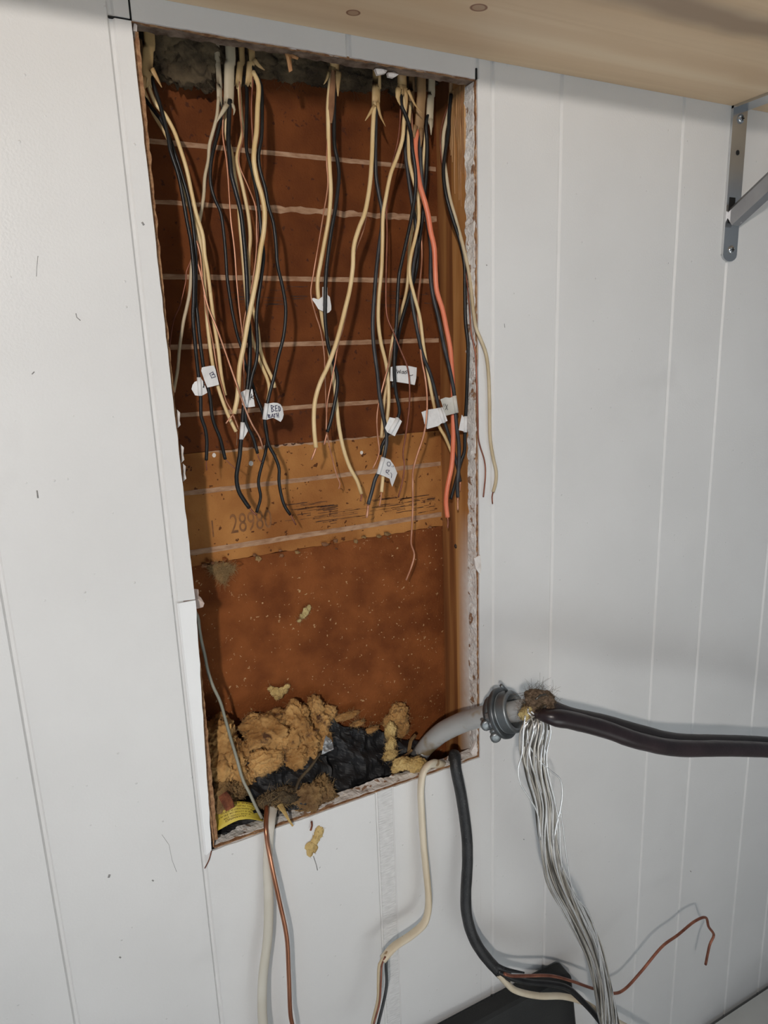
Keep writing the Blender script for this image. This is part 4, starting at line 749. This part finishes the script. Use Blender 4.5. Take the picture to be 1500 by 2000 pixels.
# aluminium strands
ctr = [(1046, 1385, 34), (1048, 1418, 52), (1042, 1460, 54), (1044, 1490, 52), (1052, 1522, 46), (1066, 1574, 42), (1069, 1630, 40), (1077, 1682, 42), (1094, 1730, 48), (1122, 1782, 46), (1148, 1830, 42), (1166, 1874, 36), (1178, 1922, 36), (1186, 1974, 38), (1192, 2010, 36), (1200, 2080, 34)]
rn = random.Random(11)
for kx in range(46):
    R0 = math.sqrt((kx + .5) / 46); th = kx * 2.39996; ph = rn.uniform(0, 6.28); wv = rn.uniform(.05, .22); tw = rn.uniform(.6, 1.3); pts = []
    for i, (px, py, wd) in enumerate(ctr):
        a = th + tw * i * .22; ox = R0 * math.cos(a) + wv * math.sin(i * 1.1 + ph); oy = R0 * math.sin(a) + wv * math.cos(i * .9 + ph)
        yy = -.118 + .004 * i / 4 - oy * wd * .00027 * (1.0 if i > 0 else .6)
        if i == 0: pts.append(at(1030 + 40 * rn.random(), 1384 + 8 * rn.random(), -.112 - .012 * rn.random()))
        else: pts.append(at(px + ox * wd * .5, py, yy))
    v, f = tube(spline(pts, .007), 0.00115, 6); obj('strand', v, f, ('aluminium', 'aluminium_dull', 'aluminium', 'aluminium_dull', 'aluminium', 'aluminium_dark')[kx % 6], SE)
for pts in ([(1030, 1410), (1032, 1450), (1050, 1482), (1076, 1506), (1094, 1522), (1098, 1550), (1094, 1582), (1088, 1606), (1082, 1640)], [(1094, 1582), (1100, 1620), (1106, 1670), (1114, 1720), (1124, 1752), (1146, 1776), (1160, 1810), (1168, 1840), (1174, 1900)],
            [(1026, 1398), (1022, 1430), (1020, 1470), (1012, 1500), (1016, 1530), (1032, 1556), (1050, 1590), (1056, 1640)], [(1070, 1400), (1076, 1430), (1068, 1470), (1070, 1510), (1082, 1560), (1092, 1610), (1094, 1660), (1098, 1700)]):
    v, f = tube(spline(path3(pts, [(1400, -.125), (1900, -.13)]), .006), 0.00105, 6); obj('strand', v, f, 'aluminium', SE)
for i, rr in enumerate((16, 20, 24, 28)):                # strands looping over the top of the frayed end
    pts = [(1046, 1366 - i), (1056, 1358 - i * 1.5), (1066 + i, 1358 - i), (1073 + i * 1.5, 1364), (1076 + i, 1378), (1074, 1398), (1072 - i, 1425)]
    v, f = tube(spline(path3(pts, [(0, -.124 + .003 * i)]), .004), 0.00115, 6); obj('strand', v, f, 'aluminium_dark', SE)
obj('black_conductor', *tube(spline(path3([(1036, 1392, -.112), (1056, 1396, -.126), (1076, 1400), (1120, 1408), (1180, 1424), (1225, 1440), (1260, 1450), (1320, 1461), (1420, 1462), (1500, 1465), (1580, 1475), (1700, 1520)], [(1396, -.136), (1440, -.150), (1520, -.165)]), .008), 0.0108, 14, 1.0, wob=.05, rfun=lambda t: min(1, .45 + t * 9)), 'service_purple', SE)
obj('black_conductor', *tube(spline(path3([(1056, 1374, -.116), (1072, 1380, -.120), (1110, 1396, -.124), (1180, 1411, -.130), (1250, 1430, -.134), (1320, 1446, -.136), (1420, 1449, -.138), (1500, 1452, -.140), (1600, 1462, -.145), (1720, 1500, -.15)], [(0, 0)]), .008), 0.0098, 14, 1.0, wob=.05), 'service_black', SE)

# ------------------------------------------------------------------ debris in the bottom of the cavity
def wool(label, blobs, mt='insul', fib=120, amp=.5, fr=95, seed=1, fmt='fibre', cat='insulation', nm='insulation_clump', flen=.010, sub=5):
    c = at(*blobs[0][:3]); t_ = clump(nm, None, blobs, mt, amp, fr, fib, fmt, flen, seed, sub)
    return tag(t_, label, cat)
wool('amber insulation clump in the lower left corner of the hole', [(430, 1455, .062, .026, (1, .8, 1.2)), (440, 1500, .052, .026, (.9, .8, 1.1)), (455, 1475, .060, .020, (1, .8, 1)), (420, 1500, .056, .020, (.8, .7, 1.3)), (470, 1520, .050, .016, (1, .8, 1))], seed=2, fib=300)
wool('pale fuzzy insulation tuft above the yellow warning tag', [(440, 1548, .034, .018, (1.1, .8, .9)), (425, 1560, .038, .016, (.8, .8, 1.2)), (458, 1545, .038, .012, (1, .8, 1))], 'insul_brown', seed=3, fib=260, flen=.014)
wool('large amber insulation clump in the middle of the pile', [(525, 1430, .066, .026, (1.2, .8, .8)), (510, 1425, .070, .018, (1, .8, 1)), (545, 1445, .062, .020, (1, .8, .8)), (492, 1420, .074, .012, (1, .8, 1))], seed=4, fib=260)
wool('tall amber insulation clump beside the black paper', [(580, 1410, .070, .020, (.9, .8, 1.1)), (595, 1440, .064, .020, (1, .8, 1.1)), (562, 1450, .060, .020, (.9, .8, 1.2)), (575, 1475, .054, .018, (1.2, .8, .9)), (600, 1470, .056, .015, (1, .8, 1))], seed=5, fib=260)
wool('small insulation tufts at the peak of the pile', [(616, 1384, .078, .014, (.9, .7, 1.2)), (642, 1392, .078, .012, (1, .7, 1)), (622, 1412, .072, .016, (1, .8, 1.1)), (628, 1440, .068, .014, (.9, .7, 1.2))], seed=6, fib=200)
wool('low insulation clump in front of the middle pile', [(518, 1485, .046, .016, (1.1, .8, .9)), (535, 1478, .048, .013, (1, .8, .8)), (510, 1500, .044, .010, (1, .8, 1))], seed=7, fib=160)
wool('thin amber insulation strip along the top of the black paper', [(675, 1398, .082, .009, (1.7, .5, .5)), (700, 1412, .080, .008, (1.6, .5, .5)), (725, 1425, .078, .008, (1.5, .5, .5))], seed=8, fib=120)
wool('upright amber insulation tuft right of the black paper', [(778, 1402, .076, .014, (1, .7, 1.2)), (765, 1412, .074, .011, (1, .7, 1.3)), (785, 1420, .076, .010, (.8, .7, 1.4))], seed=9, fib=180)
wool('narrow yellow insulation strip hanging over the black paper', [(764, 1430, .056, .009, (.9, .6, 1.5)), (763, 1455, .050, .009, (.9, .6, 1.4)), (765, 1474, .046, .009, (1.2, .6, .8))], 'insul_pale', seed=10, fib=120)
wool('yellow insulation wad tucked under the grey service cable', [(790, 1492, .022, .010, (1.3, .8, .8)), (812, 1490, .018, .011, (1.2, .8, .9)), (775, 1502, .024, .006, (1.2, .7, .7))], 'insul_pale', seed=11, fib=80, flen=.007)
wool('brown insulation wad near the bottom edge of the hole', [(610, 1560, .022, .020, (1.1, .8, 1.1)), (632, 1545, .026, .013, (.9, .8, 1.4)), (590, 1572, .022, .012, (1, .8, 1))], 'insul_brown', seed=12, fib=260, flen=.013)
wool('matted brown fibres where the copper ground wire enters', [(525, 1563, .020, .011, (1.3, .8, .8)), (552, 1558, .022, .013, (1.3, .8, .7)), (540, 1572, .016, .008, (1.2, .8, .8))], 'insul_dark', seed=13, fib=260, flen=.012, amp=.55)
wool('wispy yellow tuft stuck on the board under the lowest printed line', [(436, 1122, YB - .002, .006, (.8, .2, 1.3)), (425, 1110, YB - .002, .004, (1.2, .2, .6)), (446, 1112, YB - .002, .004, (1.2, .2, .6))], 'insul_brown', amp=.8, seed=14, fib=420, flen=.012, fmt='fibre')
wool('flat amber insulation scrap stuck alone on the back board', [(529, 1344, YB - .002, .0036, (1.1, .3, .8)), (536, 1350, YB - .002, .0052, (1.1, .3, .9)), (544, 1355, YB - .002, .0066, (1, .3, .9)), (552, 1349, YB - .002, .0052, (1, .3, .9)), (560, 1341, YB - .002, .0034, (1, .3, .8)), (542, 1362, YB - .002, .0040, (.9, .3, .7))], 'insul_pale', amp=.8, seed=15, fib=50, flen=.006)
wool('small pale scrap stuck on the middle of the lower board', [(602, 1188, YB - .001, .0030, (.9, .25, 1.2)), (597, 1195, YB - .001, .0040, (.9, .25, 1.2)), (591, 1204, YB - .001, .0030, (1, .25, 1)), (585, 1212, YB - .001, .0020, (1.2, .25, .8))], 'yellow_fluff', amp=.9, seed=16, fib=40, flen=.007)
wool('amber glob of dried insulation stuck on the white panel', [(621, 1630, -.0005, .0052, (.8, .22, 1.4)), (625, 1624, -.0005, .0036, (.9, .22, 1.1)), (615, 1642, -.0005, .0062, (.9, .25, 1.0)), (609, 1650, -.0005, .0060, (.9, .25, 1.0)), (605, 1662, -.0005, .0040, (.7, .22, 1.2)), (614, 1655, -.0005, .0044, (.9, .22, 1.2))], 'insul_pale', amp=.9, seed=17, fib=40, flen=.006)
wool('dusty dark insulation hanging at the top left of the hole', [(340, 72, .076, .030, (1.3, .7, 1.0)), (380, 96, .076, .034, (1.1, .6, 1.0)), (410, 84, .078, .030, (1.2, .6, 1.1)), (385, 128, .078, .018, (1, .6, 1.1)), (310, 70, .074, .026, (1, .6, 1.1)), (450, 80, .076, .028, (1.4, .5, 1.1))], 'insul_dark', seed=18, fib=320, fmt='fibre_dark', flen=.016)
wool('dark stringy insulation hanging behind the middle cables at the top', [(560, 118, .080, .022, (1.6, .5, .9)), (610, 128, .080, .022, (1.6, .5, .8)), (680, 140, .080, .020, (1.8, .5, .8)), (740, 150, .080, .018, (1.6, .5, .8)), (790, 148, .080, .020, (1.6, .5, .9))], 'insul_dark', seed=19, fib=320, fmt='fibre_dark', flen=.016)

def crumple(name, label, corners, n, amp, mt, seed, fr=26, cat='paper'):
    """creased sheet spanned between four (px,py,depth) corners"""
    A_, B_, C_, D_ = [at(*c) for c in corners]; vs, fs = [], []
    nx, ny = n
    for j in range(ny + 1):
        for i in range(nx + 1):
            u, v = i / nx, j / ny; p = A_.lerp(B_, u).lerp(D_.lerp(C_, u), v)
            q = p * fr + Vector((seed * 3.7, 0, seed))
            d, _ = noise.voronoi(q); h = abs(noise.noise(q * .6)) * -1.9 + abs(noise.noise(q * 1.5 + Vector((9, 2, 4)))) * -1.3 + abs(noise.noise(q * 3.4)) * -.45 + .8
            edge = min(1, 6 * min(u, 1 - u, v, 1 - v) + .3)
            e = noise.noise(p * 70 + Vector((seed, 5, 1))) * .006
            vs.append(p + Vector((e * (1 - edge), -h * amp * edge, h * amp * .5 + e * (1 - edge))))
    w_ = nx + 1
    for j in range(ny):
        for i in range(nx):
            a, b, c, d = j * w_ + i, j * w_ + i + 1, (j + 1) * w_ + i + 1, (j + 1) * w_ + i; fs += [(a, b, c), (a, c, d)]
    o = obj(name, vs, fs, mt, None, smooth=False); md = o.modifiers.new('thick', 'SOLIDIFY'); md.thickness = .0008
    return tag(o, label, cat)
crumple('tar_paper', 'large crumpled sheet of black tar paper leaning on the back board', [(622, 1402, .080), (770, 1436, .080), (790, 1560, .022), (628, 1590, .022)], (34, 40), .016, 'tar', 1)
crumple('tar_paper', 'small folded black tar paper scrap in front of the amber clumps', [(478, 1472, .056), (640, 1470, .052), (660, 1575, .014), (495, 1590, .014)], (34, 30), .013, 'tar', 2)
crumple('tar_paper', 'dark strip of tar paper beside the grey service cable', [(750, 1440, .080), (830, 1446, .075), (815, 1490, .050), (745, 1510, .045)], (20, 16), .010, 'tar', 3)
crumple('tar_paper', 'black tar paper lying along the bottom edge of the hole', [(405, 1570, .060), (800, 1530, .060), (780, 1560, .004), (420, 1670, .004)], (50, 20), .010, 'tar', 4)
crumple('foil_scrap', 'dull silver foil scrap on the black paper', [(634, 1440, .040), (643, 1442, .040), (650, 1466, .030), (627, 1474, .030)], (8, 10), .004, 'foil', 5, 80, 'foil')
# stringy root from foil to the edge
tag(obj('dry_twig', *tube(spline(path3([(626, 1470, .034), (612, 1490, .030), (596, 1510, .026), (584, 1525, .022), (578, 1545, .018), (580, 1562, .016)], [(0, 0)]), .003), .0017, 6, wob=.9), 'insul_dark'), 'thin dry twig lying across the black paper', 'twig')
tag(obj('wood_scrap', *tube(spline(path3([(546, 1572, .010), (556, 1588, .000), (564, 1602, -.006), (572, 1613, -.008)], [(0, 0)]), .003), .0030, 6, .6, wob=.8, rfun=lambda t: 1 - .5 * t), 'insul_pale', None, False), 'pale wood scrap poking over the bottom edge of the hole', 'scrap')
tag(obj('wood_scrap', *tube(spline(path3([(436, 1550, .014), (444, 1564, .008), (450, 1580, .003)], [(0, 0)]), .002), .0058, 8, .6, wob=.5), 'rust', None, False), 'reddish rotten wood scrap above the yellow warning tag', 'scrap')
for lab, pts in (('frayed stalk sticking up near the silver tape, left one', [(796, 1478, .050), (800, 1462, .054), (803, 1446, .058), (812, 1436, .060)]), ('grey splinter lying beside the yellow wad, under the service cable', [(768, 1490, .034), (788, 1478, .040), (804, 1466, .046)])):
    tag(obj('dry_twig', *tube(spline(path3(pts, [(0, 0)]), .003), .0022, 6, wob=1.0), 'insul_brown', None, False), lab, 'twig')
tag(obj('bark_sliver', *tube(spline(path3([(609, 1604, -.002), (610, 1612, -.003), (607, 1622, -.003)], [(0, 0)]), .002), .0016, 6, .6, wob=1.2), 'rust', None, False), 'tiny red-brown sliver stuck to the panel under the bottom edge', 'scrap')
tag(obj('bark_sliver', *tube(spline(path3([(413, 1662, -.002), (408, 1680, -.003), (400, 1696, -.003)], [(0, 0)]), .002), .0007, 5), 'rust', None, False), 'thin brown splinter at the bottom left corner of the hole', 'scrap')
# yellow warning tag (curved) with upside-down print
top = [(416, 1584), (436, 1572), (452, 1567), (466, 1565), (480, 1566), (493, 1569), (504, 1580), (512, 1594)]
bot = [(418, 1626), (430, 1620), (446, 1611), (456, 1606), (466, 1602), (480, 1600), (490, 1600), (514, 1604)]
yd = [.014, .009, .006, .005, .005, .007, .010, .014]
def ltop(u, v, dy=0):
    k = u * (len(top) - 1); i = min(int(k), len(top) - 2); t = k - i
    a = Vector(top[i]).lerp(Vector(top[i + 1]), t); b = Vector(bot[i]).lerp(Vector(bot[i + 1]), t); y = yd[i] + (yd[i + 1] - yd[i]) * t; c = a.lerp(b, v)
    return at(c.x, c.y, y + .012 * (1 - v) + dy)
vs, fs = [], []; nu, nv = 28, 6
for s_ in (0, .0006):
    for j in range(nv + 1):
        for i in range(nu + 1): vs.append(ltop(i / nu, j / nv, s_))
w_ = nu + 1; o2 = w_ * (nv + 1)
for j in range(nv):
    for i in range(nu):
        a = j * w_ + i; fs += [(a, a + 1, a + 1 + w_, a + w_), (o2 + a, o2 + a + w_, o2 + a + w_ + 1, o2 + a + 1)]
rim = [i for i in range(w_)] + [j * w_ + nu for j in range(1, nv + 1)] + [nv * w_ + i for i in range(nu - 1, -1, -1)] + [j * w_ for j in range(nv - 1, 0, -1)]
for i in range(len(rim)): a, b = rim[i], rim[(i + 1) % len(rim)]; fs.append((a, b, b + o2, a + o2))
yt = tag(obj('warning_tag', vs, fs, 'yellow_tag'), 'curved yellow warning tag lying upside down in the lower left corner', 'tag')
mb = MB()
for li, (txt, hgt, u0, u1) in enumerate((('WARNING', .13, .22, .70), ('IF THIS CONN. OR', .10, .18, .78), ('WIRE IS LOOSE OR MUST', .10, .08, .86), ('BE REMOVED PLEASE', .10, .12, .80), ('CALL TELEPHONE CO.', .10, .12, .78), ('REPAIR SERVICE', .11, .10, .80))):
    tv, tf = text_mesh(txt, 1.0); mx_ = max(a for a, b in tv); v0 = .86 - li * .145
    mb.add([ltop(u1 - (a / mx_) * (u1 - u0), v0 - hgt + hgt * b, -.0005) for a, b in tv], tf)
mb.build('lettering', 'ink', yt, smooth=False)

# ------------------------------------------------------------------ things at the foot of the wall
bp_ = thing('black_panel', 'flat matt black panel leaning against the wall at the bottom', 'panel', (0.33, -0.06, ZB_))
TZ = -0.957; x1p = 0.6275; x0p = 0.02; rc = 0.014
pl = [(x0p, ZB_), (x1p, ZB_)] + [(x1p - rc + rc * math.cos(a), TZ - rc + rc * math.sin(a)) for a in [i * math.pi / 12 for i in range(7)]] + [(x0p + rc - rc * math.cos(a), TZ - rc + rc * math.sin(a)) for a in [i * math.pi / 12 for i in range(6, -1, -1)]]
lean = lambda x, z, t: Vector((x, -0.006 - (TZ - z) * 0.17 - t, z + 0.0005))
n = len(pl)
vs = [lean(x, z, .022) for x, z in pl] + [lean(x, z, 0) for x, z in pl]
ins = [lean(x + (0.3275 - x) * .015, z + (-1.25 - z) * .015, .025) for x, z in pl]
obj('board', vs + ins, [tuple(range(n, 2 * n))] + [(i, (i + 1) % n, n + (i + 1) % n, n + i) for i in range(n)] + [(2 * n + i, 2 * n + (i + 1) % n, (i + 1) % n, i) for i in range(n)] + [tuple(range(2 * n, 3 * n))], 'black_panel', bp_, smooth=False)
cb = thing('low_cabinet', 'low pale grey cabinet top at the bottom right corner', 'cabinet', (1.25, -0.2, ZB_))
MB().box((1.00, -0.40, ZB_ + 0.0005), (1.90, -0.02, -1.325)).build('body', 'cab_white', cb, smooth=False)
MB().box((0.98, -0.42, -1.325), (1.92, -0.010, -1.303)).build('top', 'cab_white', cb, smooth=False)
